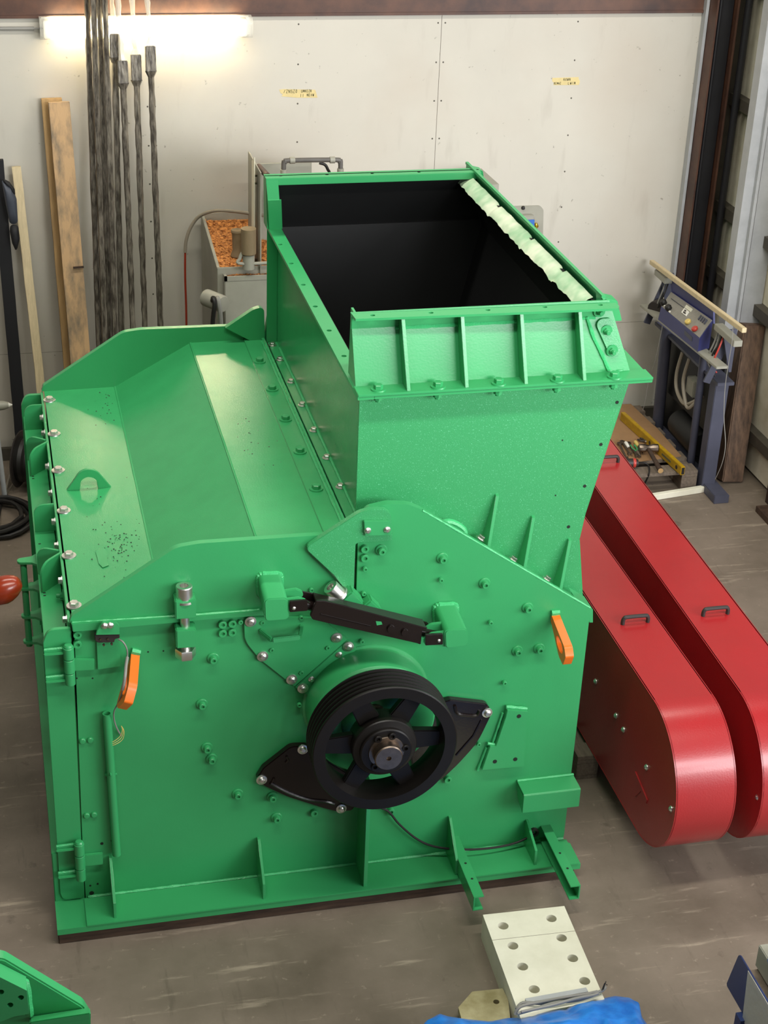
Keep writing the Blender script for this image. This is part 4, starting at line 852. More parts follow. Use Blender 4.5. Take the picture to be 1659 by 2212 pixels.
single('wire_tie', G().tube([pZ(1300, 2140, zb+.03), pZ(1306, 2124, zb+.05), pZ(1312, 2128, zb+.045)], .0018, 6).tube([pZ(1303, 2138, zb+.03), pZ(1309, 2120, zb+.04)], .0018, 6), 'cable', 'black wire tie on the cable ends at the right corner of the cream block', 'wire tie')
# tarpaulin: wrinkled cloth over something low, its far edge along the block
rnd = random.Random(5)
edge = [(905, 2215), (922, 2196), (950, 2180), (968, 2186), (1010, 2192), (1060, 2197), (1095, 2190), (1120, 2189), (1170, 2176), (1230, 2164), (1290, 2150), (1330, 2142), (1362, 2146), (1376, 2156), (1384, 2182), (1408, 2215)]
n, mrow = 64, 14; vs = []; fs = []
def edgept(t):
    k = t*(len(edge)-1); i = min(int(k), len(edge)-2); f = k-i; return (edge[i][0]*(1-f)+edge[i+1][0]*f, edge[i][1]*(1-f)+edge[i+1][1]*f)
import mathutils
for i in range(n+1):
    ex_, ey_ = edgept(i/n)
    for j in range(mrow+1):
        z = (.14+.10*min(1, j/4) if j else .10)
        if j > 9: z = max(.012, .24-.058*(j-9))
        p = pZ(ex_ + (ex_-1150)*.015*j, ey_+j*13, z)
        nz = mathutils.noise.noise(Vector((p.x*9, p.y*9, 0)))*.026 + mathutils.noise.noise(Vector((p.x*24, p.y*20, 3)))*.016
        if j == 0: nz *= .3
        vs.append(p+Vector((0, 0, nz if j else -.02)))
for i in range(n):
    for j in range(mrow): a_ = i*(mrow+1)+j; fs.append((a_, a_+1, a_+mrow+2, a_+mrow+1))
tp = single('tarpaulin', G().add(vs, fs), 'bluetarp', 'crumpled bright blue tarpaulin over something at the lower edge', 'tarpaulin', smooth=60, base=pZ(1150, 2212, 0))

# green cast part at the lower left corner
ZG = .52
bk = thing('green_bracket', pZ(60, 2212, 0), 'bright green steel bracket with round holes at the lower left corner of the photo', 'machine part')
Yg = 3.05
P = fillet(FZ([(-70, 2190), (-30, 2080, .06), (2, 2068, .04), (180, 2175, .04), (196, 2200), (196, 2290), (-70, 2290)], Yg)); zmin = min(p[1] for p in P)
def shift(Pl, k): return [(x, z) for x, z in Pl]
o1 = part('back_plate', G().prism(P, XZ, Yg, Yg+.035), 'green', bk, bevel=.004)
hs = [circ(*fz(x, y, Yg-.05), .0075, 12) for x, y in ((2, 2143), (22, 2171), (45, 2155))]
part('gusset_plate', G().prism(FZ([(-80, 2080), (2, 2112), (58, 2140), (63, 2190), (30, 2196), (-80, 2240)], Yg-.05), XZ, Yg-.05, Yg-.002, hs), 'green', bk)
g = G()
for x, y in ((2, 2143), (22, 2171), (45, 2155)): g.lathe([(0, .001), (.0078, .001), (.0078, 0)], pY(x, y, Yg-.02), NY, 12)
part('hole_floor', g, 'hole', bk)
weld([pY(0, 2098, Yg-.01), pY(56, 2124, Yg-.01), pY(60, 2150, Yg-.012), pY(64, 2192, Yg-.014)], .010, bk, 41)
c = pY(64, 2196, Yg-.0); c1 = pY(196, 2178, Yg)
part('ledge', G().hexa([pY(64, 2222, Yg-.06), pY(196, 2202, Yg-.06), pY(196, 2196, Yg), pY(64, 2208, Yg), pY(64, 2208, Yg-.06), pY(196, 2188, Yg-.06), pY(194, 2176, Yg), pY(64, 2196, Yg)]), 'green', bk, bevel=.003)
part('stand', G().box(P[0][0], pY(190, 2200, Yg).x, Yg, Yg+.03, 0, zmin-.001), 'green', bk)

# wrapped blue plate and steel parts at the lower right corner
zt = .45
Q = [pZ(x, y, z) for x, y, z in ((1596, 2060, zt), (1568, 2127, zt-.16))]
Yp = pZ(1596, 2060, zt)
X0 = Yp.x
bp = thing('steel_sheet', (X0, Yp.y, 0), 'navy blue plate half wrapped in clear plastic at the lower right corner', 'sheet')
T0 = pX(1596, 2060, X0); B0 = pX(1568, 2127, X0)
Ye = T0.y-1.0
part('plate', G().prism(fillet([(T0.y, T0.z, .02), (Ye, T0.z), (Ye, B0.z), (B0.y, B0.z, .01)]), YZ, X0, X0+.006), 'blue2', bp, bevel=.001)
w0 = pX(1618, 2093, X0-.003)
part('plastic_wrap', G().prism([(w0.y, T0.z+.004), (Ye, T0.z+.004), (Ye, B0.z-.03), (w0.y-.02, B0.z-.01)], YZ, X0-.006, X0-.004), 'clearwrap', bp, smooth=0)
for yq in (Ye+.1, T0.y-.12): part('sheet_foot', G().box(X0-.02, X0+.05, yq, yq+.04, 0, B0.z), 'blue2', bp)
S0 = pZ(1634, 2090, zt-.02)
single('machined_slab', G().box(X0+.012, X0+.5, T0.y-.75, pZ(1632, 2093, .40).y, .36, .40).box(X0+.1, X0+.4, T0.y-.7, T0.y-.3, 0, .36), 'steel', 'bright machined steel slab beside the wrapped navy plate', 'slab', bevel=.002)
c = pZ(1639, 2040, .49)
sqt = single('square_tube', G().box(c.x, c.x+.25, c.y-.16, c.y, .4005, .49), 'greybox', 'grey square steel piece standing on the machined slab, right edge', 'steel tube', bevel=.003)
c = pZ(1659, 2052, .52)
part('blue_dome', G().lathe([(0, .06), (.03, .055), (.055, .03), (.06, 0), (0, 0)], (c.x+.05, c.y-.04, .4905), (0, 0, 1), 20), 'skyblue', sqt)['label'] = 'round bright blue dome'  # blue thing of unknown kind, shaped as a dome on the tube

# ------------------------------------------------------------------ things along the back wall, left side
def leaning(xt, yt, Yt, xb, yb_, Yb):
    """two points seen on a leaning piece -> straight line continued to the floor"""
    T, Q = pY(xt, yt, Yt), pY(xb, yb_, Yb); return T, T+(Q-T)*(T.z/(T.z-Q.z))
BARS = [(188, 212, 0), (201, 225, 0), (214, 237, 0), (226, 248, 0), (244, 262, (72, 122)), (261, 287, (130, 178)), (290, 313, (117, 172)), (321, 347, (98, 152))]
BL = ['plastic wrapped steel bar, leftmost of the row before the wall lamp', 'plastic wrapped steel bar, second from the left in the tight bundle', 'plastic wrapped steel bar, third from the left in the tight bundle', 'plastic wrapped steel bar at the right side of the tight bundle of four',
      'plastic wrapped bar whose square head hangs highest, just below the lamp', 'plastic wrapped bar whose square head sits lowest of the four heads', 'plastic wrapped bar with shiny square head, second from the right', 'plastic wrapped bar standing apart, rightmost of the row, dark square head']
rnd = random.Random(2)
for i, (xt, xb, head) in enumerate(BARS):
    Yt, Yb = 8.64-.055*(i % 2), 8.50-.06*(i % 2)
    if head is False: pass
    ytop = -60 if not head else head[0]
    xtt = xt+(xb-xt)*(ytop/705) if not head else xt+3
    T, F = leaning(xtt, ytop, Yt, xb, 705, Yb)
    if F.y > 8.66: F.y = 8.5
    th = thing('wrapped_bar', F, BL[i], 'bar', 'plastic wrapped bars leaning on the wall')
    d = (T-F).normalized(); n = 60; P = []
    for k in range(n+1): P.append(F.lerp(T, k/n)+Vector((rnd.uniform(-.0012, .0012), rnd.uniform(-.001, .001), 0)))
    part('bar', G().tube(P, [.0158*rnd.uniform(.9, 1.12) for _ in P], 6), 'wrap', th, smooth=20)
    if head:
        hl = (pY(xt, head[1], Yt)-T).length
        part('square_head', G().beam(T-d*hl, T, .052, .05, (0, 1, 0)), 'wrap', th, bevel=.003)
        part('head_taper', G().lathe([(.031, 0), (.017, .03)], T-d*hl, -d, 8), 'wrap', th)
        P = [T+Vector((rnd.uniform(-.003, .003)-.004*k*.3, 0, .03*k)) for k in range(14)]
        part('plastic_tail', G().tube(P, [.024]+[.0135*rnd.uniform(.75, 1.25) for _ in P[1:]], 7), 'clearwrap', th, smooth=20)
def board(T, F, wd, th, m, label, cat, name='plank', grp=None):
    ud = (T-F).normalized(); g = G(); r = Vector((1, 0, 0)); r = (r-ud*r.dot(ud)).normalized()*wd/2; nn = ud.cross(r).normalized()*th/2
    n = 14; vs = []; fs = []; rr = random.Random(len(label))
    for k in range(n+1):
        c = F.lerp(T, k/n); j = rr.uniform(-.0018, .0018)
        vs += [c-r-nn+Vector((j, 0, 0)), c+r-nn+Vector((j*.6, 0, 0)), c+r+nn, c-r+nn]
    for k in range(n):
        for q in range(4): q2 = (q+1) % 4; fs.append((k*4+q, k*4+q2, k*4+4+q2, k*4+4+q))
    fs += [(3, 2, 1, 0), (4*n, 4*n+1, 4*n+2, 4*n+3)]
    o = single(name, g.add(vs, fs), m, label, cat, grp, bevel=.0015, base=F); return o
T, F = leaning(127, 220, 8.66, 171, 745, 8.47)
pf = board(T, F, .108, .045, 'oldwood', 'thick weathered plank with dark stains leaning on the wall, in front of its neighbour', 'plank')
q0, q1 = pY(158, 578, 8.50), pY(181, 576, 8.50)
part('burn_mark', G().beam(q0-Vector((0, .004, 0)), q1-Vector((0, .004, 0)), .008, .01), 'darkwood', pf)
T, F = leaning(111, 212, 8.72, 156, 760, 8.56)
board(T, F, .105, .04, 'oldwood2', 'yellowish plank behind the thick stained plank, its left edge showing', 'plank')
T, F = leaning(35, 360, 8.70, 84, 800, 8.60)
board(T, F, .047, .03, 'pine', 'slim pale pine batten leaning on the white wall by the black bar', 'batten', 'batten')
T, F = leaning(-7, 345, 8.66, 36, 830, 8.60)
board(T, F, .066, .04, 'blackcloth', 'black flat bar leaning on the wall at the left edge', 'bar', 'flat_bar')
gv = thing('work_glove', pY(28, 500, 8.58), 'dark grey and black work glove hanging on the black bar at left', 'glove')
def puff(pts, Y, th):
    P = fillet(FZ([p+(.02,) for p in pts], Y)); n = len(P); cx = sum(p[0] for p in P)/n; cz = sum(p[1] for p in P)/n
    vs = []; 
    for f, dy in ((1, 0), (.86, -th*.6), (.5, -th)): vs += [Vector((cx+(p[0]-cx)*f, Y+dy, cz+(p[1]-cz)*f)) for p in P]
    fs = [(k*n+i, k*n+(i+1) % n, (k+1)*n+(i+1) % n, (k+1)*n+i) for k in range(2) for i in range(n)]
    fs += [tuple(range(2*n, 3*n)), tuple(range(n-1, -1, -1))]
    return G().add(vs, fs)
part('glove_palm', puff([(3, 388), (12, 392), (26, 402), (36, 430), (39, 484), (21, 484), (12, 440)], 8.57, .03), 'greycloth', gv, smooth=60)
part('glove_cuff', puff([(3, 384), (20, 392), (32, 408), (34, 430), (26, 404), (10, 396)], 8.565, .02), 'blackcloth', gv, smooth=60)
part('glove_finger', puff([(22, 484), (39, 486), (43, 515), (38, 536), (34, 542), (26, 525), (21, 500)], 8.57, .03), 'blackcloth', gv, smooth=60)
# trestle leg with nozzle
b = pZ(11, 1080, 0); zt = pY(5, 880, b.y).z
ts = thing('tube_trestle', (b.x, b.y, 0), 'grey tube trestle with black foot at the left edge', 'trestle')
part('leg', G().tube([(b.x, b.y, .015), (b.x-.02, b.y, zt-.03)], .014, 12), 'post', ts); part('foot_cap', G().lathe([(0, .03), (.018, .03), (.018, 0), (0, 0)], (b.x, b.y, 0), (0, 0, 1), 12), 'cable', ts)
part('leg', G().tube([(b.x-.7, b.y, .0), (b.x-.66, b.y, zt-.03)], .014, 12), 'post', ts)
part('top_rail', G().box(b.x-.8, b.x+.01, b.y-.03, b.y+.03, zt-.035, zt-.01), 'post', ts, bevel=.002)
c = pY(0, 879, b.y-.01); tip = pY(27, 878, b.y-.01)
nz = thing('grey_nozzle', (c.x-.1, c.y, c.z), 'grey tapered nozzle with white tip lying on the trestle', 'nozzle')
zz = zt-.010+.026
part('nozzle_body', G().lathe([(0, -.25), (.026, -.25), (.026, .0), (.024, .02), (.016, .045), (0, .045)], (c.x, c.y, zz), (1, 0, .0), 16), 'greybox', nz)
part('nozzle_tip', G().lathe([(.016, .044), (.011, .05), (.003, tip.x-c.x), (0, tip.x-c.x)], (c.x, c.y, zz), (1, 0, 0), 12), 'white', nz)
# cable reel and coil of hose
b = pZ(30, 1072, 0)
rl = thing('cable_reel', (b.x+.05, b.y, 0), 'dark cable reel on a wire stand behind the left end of the crusher', 'reel')
cc = Vector((b.x+.09, b.y+.10, .17)); axr = Vector((.93, -.36, 0))
for s in (-.05, .05): part('reel_flange', G().lathe([(.02, 0), (.155, 0), (.16, .004), (.155, .008), (.02, .008)], cc+axr*s, axr, 32), 'darkgrip', rl)
part('wound_cable', G().lathe([(.05, -.05), (.12, -.05), (.128, -.02), (.122, 0), (.128, .02), (.12, .05), (.05, .05)], cc, axr, 28), 'cable', rl)
px_ = Vector((axr.y, -axr.x, 0))
part('wire_stand', G().tube([cc-axr*.09, cc-axr*.1+px_*.0+Vector((0, 0, -.08)), cc-axr*.1-px_*.12+Vector((0, 0, -.162)), cc-axr*.1+px_*.12+Vector((0, 0, -.162)), cc-axr*.1+Vector((0, 0, -.08))], .008, 8).tube([cc+axr*.09, cc+axr*.1+Vector((0, 0, -.08)), cc+axr*.1-px_*.12+Vector((0, 0, -.162)), cc+axr*.1+px_*.12+Vector((0, 0, -.162)), cc+axr*.1+Vector((0, 0, -.08))], .008, 8).tube([cc-axr*.1, cc+axr*.1], .012, 8), 'hosegrey', rl)
cz = pZ(-5, 1128, 0); rnd = random.Random(8); P = []
for k in range(110):
    a_ = k*.33; lay = k/110
    r = .155+.035*math.sin(k*.23)+(.02 if k % 19 < 9 else 0)
    P.append(cz+Vector((r*1.02*math.cos(a_)+.02*math.sin(k*.07), r*1.1*math.sin(a_)+.03*math.cos(k*.05), .014+.045*lay+.008*math.sin(k*.9))))
P += [cz+Vector((.02, .22, .012)), cz+Vector((-.2, .3, .012)), cz+Vector((-.5, .33, .012))]
single('rubber_hose', G().tube(P, .0125, 8), 'cable', 'loose coil of black rubber hose on the floor, left of the crusher', 'hose', base=cz)
# red-brown float on a stand at the left edge
oc = pY(14, 1271, 5.1); tp_ = pY(43, 1256, 5.1); ax_ = (tp_-oc).normalized(); Lo = (tp_-oc).length
ob = thing('float_stand', (oc.x-.5, oc.y, 0), 'red-brown enamel bulb with pointed end held on a stand at the left edge', 'float')
part('bulb', G().lathe([(0, -.085), (.022, -.078), (.041, -.05), (.050, -.02), (.049, .0), (.042, .022), (.030, Lo*.8), (.020, Lo*.97), (.012, Lo*1.02), (0, Lo)], oc, ax_, 32), 'orangeball', ob)
part('bulb_rod', G().tube([oc-ax_*.08, oc-ax_*.6], .01, 10), 'darksteel', ob)
E_ = oc-ax_*.58
part('stand_pole', G().tube([(E_.x, E_.y, .02), (E_.x, E_.y, E_.z+.02)], .013, 10), 'darksteel', ob)
part('stand_base', G().lathe([(0, .02), (.10, .018), (.11, .01), (.11, 0), (0, 0)], (E_.x, E_.y, 0), (0, 0, 1), 28), 'darksteel', ob)

# ------------------------------------------------------------------ woodworking machine behind the crusher
xl, zr = 1.10, 1.34
sm = thing('planing_machine', (1.4, 8.3, 0), 'grey woodworking machine heaped with wood chips behind the crusher', 'machine')
yb, yf, yff = 8.70, pZ(478, 577, zr).y, pZ(490, 602, 1.30).y
part('bin_side', G().prism([(yb, 0), (yf, 0), (yf, zr), (yb, 1.435)], YZ, xl, xl+.015), 'greybox', sm, bevel=.002)
part('bin_back', G().box(xl+.015, 2.2, yb-.012, yb, 0, 1.435), 'greybox', sm)
part('bin_front', G().box(xl, 2.2, yf-.015, yf, .9, zr), 'greybox', sm, bevel=.002)
part('bin_floor', G().box(xl+.015, 2.2, yf, yb-.012, 1.16, 1.18), 'greybox', sm)
part('machine_body', G().box(xl+.03, 2.2, yff, yf-.016, 0, 1.285), 'greybox', sm, bevel=.004)
part('machine_body', G().box(xl+.03, xl+.045, yff, yf-.016, 1.285, 1.31).box(xl+.03, 2.2, yff, yff+.012, 1.285, 1.31), 'greybox', sm, bevel=.001)
def heap(x0, x1, y0, y1, z0, z1, nx, ny, seed):
    rr = random.Random(seed); g = G(); vs = []
    for j in range(ny+1):
        for i in range(nx+1):
            edge = i in (0, nx) or j in (0, ny)
            vs.append(Vector((x0+(x1-x0)*i/nx, y0+(y1-y0)*j/ny, z0+(z1-z0)*j/ny+(0 if edge else rr.uniform(-.006, .008)))))
    g.add(vs, [(j*(nx+1)+i, j*(nx+1)+i+1, (j+1)*(nx+1)+i+1, (j+1)*(nx+1)+i) for j in range(ny) for i in range(nx)])
    for k in range(int(nx*ny*1.2)):
        x, y = rr.uniform(x0+.005, x1-.01), rr.uniform(y0+.005, y1-.005); t_ = (y-y0)/(y1-y0); c = Vector((x, y, z0+(z1-z0)*t_+.005)); a_ = rr.uniform(0, 6.28); u = Vector((math.cos(a_), math.sin(a_), rr.uniform(-.3, .5)))*rr.uniform(.004, .010); v = Vector((-math.sin(a_), math.cos(a_), rr.uniform(-.2, .6)))*.003
        g.add([c-u-v, c+u-v, c+u+v, c-u+v], [(0, 1, 2, 3)])
    return g
o = part('wood_chips', heap(xl+.016, 1.8, yf+.001, yb-.014, zr-.03, zr+.055, 46, 34, 3), 'chips', sm, smooth=0); o['kind'] = 'stuff'
o = part('wood_chips', heap(xl+.047, 1.8, yff+.014, yf-.017, 1.288, 1.300, 46, 16, 4), 'chips', sm, smooth=0); o['kind'] = 'stuff'
# motor knob with cables on the side, shaft stub, turned wooden roller
mb = pX(452, 650, xl-.06)
part('side_motor', G().lathe([(0, .075), (.04, .072), (.045, .06), (.045, -.06), (.03, -.07), (0, -.07)], (xl-.035, mb.y, mb.z), (.55, -.83, 0), 18), 'greybox', sm)
for k, (dx, r) in enumerate(((0, .012), (.022, .012))):
    base = Vector((xl-.05+dx, mb.y-.05, mb.z)); part('motor_cable', G().tube([base+Vector((0, 0, .02)), base+Vector((0, -.03, .045)), base+Vector((.004, -.05, .02)), base+Vector((-.008+dx, -.05, -.1)), base+Vector((-.02+dx*1.5, -.05, -.45)), base+Vector((-.02+dx, -.04, -mb.z+.03))], r, 8), 'cable' if k == 0 else 'cablegrey', sm)
rp = pY(537, 568, 8.02); rt = pY(535, 495, 8.02)
part('wood_roller', G().lathe([(0, 0), (.036, 0), (.039, .004), (.039, (rt-rp).length*.75), (0, (rt-rp).length*.75)], rp+Vector((0, 0, (rt-rp).z*.27)), (0, 0, 1), 22), 'dowel', sm)
part('roller_sleeve', G().lathe([(.031, -.02), (.031, (rt.z-rp.z)*.30), (.028, (rt.z-rp.z)*.31), (0, (rt.z-rp.z)*.31)], (rp.x, rp.y, rp.z-.01), (0, 0, 1), 20), 'greybox', sm)
part('roller_arm', G().tube([Vector((rp.x-.03, rp.y, rp.z+.06)), Vector((rp.x-.045, rp.y-.005, rp.z+.03)), Vector((rp.x-.03, rp.y-.01, rp.z+.0)), Vector((rp.x+.3, rp.y-.01, rp.z+.005))], .009, 8), 'greybox', sm)
rq = pY(512, 530, 8.25)
part('turned_post', G().lathe([(0, .13), (.03, .13), (.032, .12), (.026, .105), (.024, .02), (.032, .0), (.034, -.012), (0, -.012)], (rq.x, rq.y, rq.z-.045), (0, 0, 1), 20), 'dowel', sm)
# cabinet of sheet metal with dowel and pipe frame
ca, cb_ = pY(546, 352, 8.2), pY(543, 592, 8.2)
part('cabinet_side', G().hexa([Vector((1.300, 8.12, 1.25)), Vector((1.304, 8.12, 1.25)), Vector((1.304, 8.20, 1.25)), Vector((1.300, 8.20, 1.25)), Vector((1.302, 8.12, 1.90)), Vector((1.306, 8.12, 1.90)), Vector((1.306, 8.2, 1.86)), Vector((1.302, 8.2, 1.86))]), 'creamsteel', sm)
part('cabinet_side', G().box(1.322, 1.328, 8.05, 8.45, 1.2, 1.84), 'greybox', sm)
part('cabinet_back', G().box(1.328, 1.66, 8.43, 8.45, 1.2, 1.775), 'greybox', sm)
part('cabinet_bracket', G().box(1.304, 1.323, 8.15, 8.17, 1.79, 1.80).box(1.304, 1.323, 8.15, 8.17, 1.75, 1.76).box(1.304, 1.323, 8.15, 8.17, 1.33, 1.35), 'steel', sm)
d0_, d1_ = pY(559, 360, 8.30), pY(578, 380, 8.0)
part('dowel_handle', G().tube([d0_, d1_], .016, 14), 'rust', sm)
u0, u1 = pY(613, 347, 8.30), pY(736, 345, 8.30)
part('pipe_frame', G().tube([Vector((u0.x, 8.3, u0.z-.3)), Vector((u0.x, 8.3, u0.z-.03)), Vector((u0.x+.008, 8.3, u0.z-.008)), Vector((u0.x+.03, 8.3, u0.z)), Vector((u1.x-.03, 8.3, u1.z)), Vector((u1.x-.008, 8.3, u1.z-.008)), Vector((u1.x, 8.3, u1.z-.03)), Vector((u1.x, 8.3, u1.z-.3))], .013, 12), 'pipegrey', sm)
for p, dr in ((Vector((u0.x, 8.3, u0.z-.06)), (0, 0, 1)), (Vector((u1.x, 8.3, u1.z-.06)), (0, 0, 1)), (Vector((u0.x+.045, 8.3, u0.z)), (1, 0, 0)), (Vector((u1.x-.045, 8.3, u1.z)), (1, 0, 0))):
    part('pipe_collar', G().lathe([(.013, -.014), (.0175, -.013), (.0175, .013), (.013, .014)], p, dr, 14), 'greybox', sm)
part('feed_hose', G().tube([pY(x, y, 8.36) for x, y in ((690, 352), (702, 356), (708, 366), (712, 380))]+[Vector((1.72, 8.3, 1.6))], .008, 8), 'cable', sm)
hp = [(403, 720), (402, 660), (400, 600), (400, 545), (402, 520), (410, 495), (425, 472), (445, 460), (470, 455), (510, 457), (545, 462), (575, 466)]
part('air_hose', G().tube([pY(x, y, 8.62-.25*max(0, (x-420)/160)) for x, y in hp[3:]], .0095, 10), 'hosegrey', sm)
part('air_hose', G().tube([pY(x, y, 8.62) for x, y in hp[:4]]+[pY(401, 540, 8.62)], .006, 8), 'redhose', sm)
# bracket and air regulator on the wall
aa = [pY(x, y, 8.66) for x, y in ((1010, 366), (1038, 364), (1077, 398), (1077, 411), (1048, 412), (1010, 400))]
br = thing('angle_bracket', aa[1], 'grey brown steel bracket on the wall just right of the far hopper corner', 'bracket')
zt_ = aa[1].z
o_ = [pZ(x, y, zt_) for x, y in ((1008, 365), (1040, 364), (1078, 398), (1012, 402))]; i_ = [pZ(x, y, zt_) for x, y in ((1026, 371), (1034, 371), (1056, 394), (1030, 394))]
part('bracket_frame', G().prism([(p.x, p.y) for p in o_], XY, zt_-.05, zt_, [[(p.x, p.y) for p in i_]]), 'greybox', br)
part('bracket_stay', G().box(o_[0].x+.02, o_[0].x+.07, o_[0].y-.04, YW, zt_-.06, zt_-.045), 'greybox', br)
rg = thing('air_regulator', pY(1135, 535, YW), 'beige wall plate with blue regulator and brass valve, right of the hopper', 'regulator')
def onwall(pts, y0, y1, name, m, bev=0): return part(name, G().prism(fillet([(*fz(p[0], p[1], YW), *(p[2:])) for p in pts]), XZ, YW-y1, YW-y0), m, rg, bevel=bev)
onwall([(1060, 446), (1166, 443, .03), (1173, 452, .02), (1170, 590, .03), (1060, 590, .02)], 0, .012, 'wall_plate', 'greybox', .003)
onwall([(1075, 462), (1148, 460), (1147, 570), (1076, 570)], .012, .05, 'regulator_case', 'greybox', .004)
onwall([(1085, 470), (1122, 469), (1121, 560), (1086, 560)], .05, .056, 'regulator_face', 'white')
onwall([(1132, 469), (1148, 468), (1146, 545), (1130, 546)], .05, .06, 'regulator_panel', 'skyblue', .001)
bq = pY(1157, 490, YW-.03)
part('valve', G().lathe([(0, .022), (.010, .022), (.012, .012), (.017, .01), (.017, 0), (.010, -.002), (.010, -.012), (0, -.012)], bq, (0, 0, 1), 16), 'brass', rg)
part('valve_pipe', G().tube([bq-Vector((0, 0, .012)), bq-Vector((0, 0, .16))], .010, 10), 'steel', rg)
sb = pY(1130, 449, YW-.012); part('knob', G().lathe([(0, .014), (.008, .012), (.010, .004), (.012, 0)], sb, NY, 12), 'cable', rg)
onwall([(1141, 463), (1150, 462), (1155, 480), (1153, 492), (1147, 492)], .012, .02, 'small_pipe', 'cablegrey')

# ------------------------------------------------------------------ test bench in the right corner
tb = thing('test_bench', (3.86, 8.1, 0), 'blue machine bench with sloping control panel in the right corner', 'machine')
ra_, rb_ = pX(1401, 560, 3.76), pX(1608, 714, 3.76)
ra_.y = min(ra_.y, 8.66)
single('pine_batten', G().beam(Vector((3.76, ra_.y, ra_.z)), Vector((3.76, rb_.y, rb_.z)), .026, .026), 'pine', 'pale pine batten lying along the top of the blue bench', 'batten', bevel=.002)
s1, s2 = pX(1420, 582, 3.775), pX(1590, 712, 3.775); zr_ = (ra_.z+rb_.z)/2-.021
for Ya_, Yb_ in ((8.58, 8.42), (7.70, 7.44)): part('top_rail', G().beam(Vector((3.775, Ya_, ra_.z-.034-(8.58-Ya_)*.0)), Vector((3.775, Yb_, ra_.z-.034)), .05, .034), 'greybox', tb, bevel=.002)
fB = [pX(1428, 663, 3.70), pX(1511, 732, 3.70)]; fT = [pX(1450, 630, 3.79), pX(1540, 692, 3.79)]; fL = [pX(1420, 697, 3.70), pX(1507, 762, 3.70)]
bx = G().add([fL[0], fL[1], fB[1], fB[0], fT[1], fT[0], Vector((3.79, fT[1].y, fL[1].z)), Vector((3.79, fT[0].y, fL[0].z))],
             [(0, 1, 2, 3), (3, 2, 4, 5), (1, 6, 4, 2), (0, 3, 5, 7), (0, 7, 6, 1), (5, 4, 6, 7)])
part('control_box', bx, 'blue', tb)
nrm = (fB[1]-fB[0]).cross(fT[0]-fB[0]).normalized()
if nrm.z < 0: nrm = -nrm
def onp(u, v): a_ = fB[0].lerp(fB[1], u); b2 = fT[0].lerp(fT[1], u); return a_.lerp(b2, v)
def slab(u0, u1, v0, v1, h, m, nm, g=None): 
    c4 = [onp(u0, v0), onp(u1, v0), onp(u1, v1), onp(u0, v1)]; return part(nm, G().hexa(c4+[c+nrm*h for c in c4]), m, tb)
slab(.01, .99, .03, .97, .004, 'panelgrey', 'control_panel'); slab(.44, .56, .40, .66, .012, 'white', 'panel_label'); slab(.47, .53, .44, .52, .0128, 'darkgrip', 'label_print'); slab(.47, .51, .54, .62, .0128, 'darkgrip', 'label_print')
slab(.44, .58, .69, .86, .012, 'creamsteel', 'panel_label')
for k in range(4): slab(.78+.045*k, .80+.045*k, .62, .86, .012, 'bluegrey', 'panel_print')
slab(.10, .42, .66, .675, .012, 'bluegrey', 'panel_print')
for u, v, r, h, m in ((.04, .22, .020, .03, 'cable'), (.19, .16, .020, .03, 'cable'), (.66, .24, .019, .02, 'yelbtn'), (.85, .18, .019, .02, 'redbtn')):
    part('panel_knob', G().lathe([(0, h), (r*.8, h), (r, h*.7), (r*.9, .004), (r*.6, 0)], onp(u, v)+nrm*.003, nrm, 16), m, tb)
    if m == 'cable': part('panel_knob', G().lathe([(0, .008), (.006, .008), (.006, 0)], onp(u+.035, v-.08)+nrm*.003, nrm, 8), 'white', tb)
bt = [pX(1447, 598, 3.80), pX(1540, 668, 3.80)]
part('back_board', G().add([Vector((3.795, fT[0].y, fT[0].z-.02)), Vector((3.795, fT[1].y, fT[1].z-.02)), Vector((3.80, bt[1].y, bt[1].z+.01)), Vector((3.80, bt[0].y, bt[0].z+.01)), Vector((3.805, fT[0].y, fT[0].z-.02)), Vector((3.805, fT[1].y, fT[1].z-.02)), Vector((3.81, bt[1].y, bt[1].z+.01)), Vector((3.81, bt[0].y, bt[0].z+.01))], [(0, 1, 2, 3), (7, 6, 5, 4), (0, 4, 5, 1), (1, 5, 6, 2), (2, 6, 7, 3), (3, 7, 4, 0)]), 'blue', tb)
lr = part('logo_patch', G().hexa([Vector((3.6985, fL[1].y+.20, fL[1].z+.03)), Vector((3.6985, fL[1].y+.09, fL[1].z+.03)), Vector((3.6995, fL[1].y+.09, fL[1].z+.03)), Vector((3.6995, fL[1].y+.20, fL[1].z+.03)), Vector((3.6985, fL[1].y+.20, fL[1].z+.055)), Vector((3.6985, fL[1].y+.09, fL[1].z+.055)), Vector((3.6995, fL[1].y+.09, fL[1].z+.055)), Vector((3.6995, fL[1].y+.20, fL[1].z+.055))]), 'bluegrey', tb)
zs_ = .70
part('shelf_rail', G().beam(Vector((3.735, 8.62, .800)), Vector((3.735, 7.50, .862)), .07, .014), 'greybox', tb, bevel=.002)
part('shelf_rail', G().box(3.80, 3.90, 7.66, 8.6, zs_-.02, zs_), 'bluegrey', tb, bevel=.002)
for Y in (7.62, 8.52):
    part('end_bracket', G().prism([(3.835, zs_+.08), (3.85, zs_+.08), (3.85, 1.03), (3.765, 1.03)], XZ, Y, Y+.008), 'bluegrey', tb)
    part('end_brace', G().beam(Vector((3.74, Y+.06, zs_)), Vector((3.84, Y+.05, 1.0)), .04, .012, (0, 1, 0)), 'bluegrey', tb)
part('leg', G().tube([(3.845, 8.47, 0), (3.80, 8.42, .79)], .034, 16), 'bluegrey', tb); part('leg', G().tube([(3.835, 7.93, 0), (3.79, 7.86, .82)], .022, 14), 'bluegrey', tb)
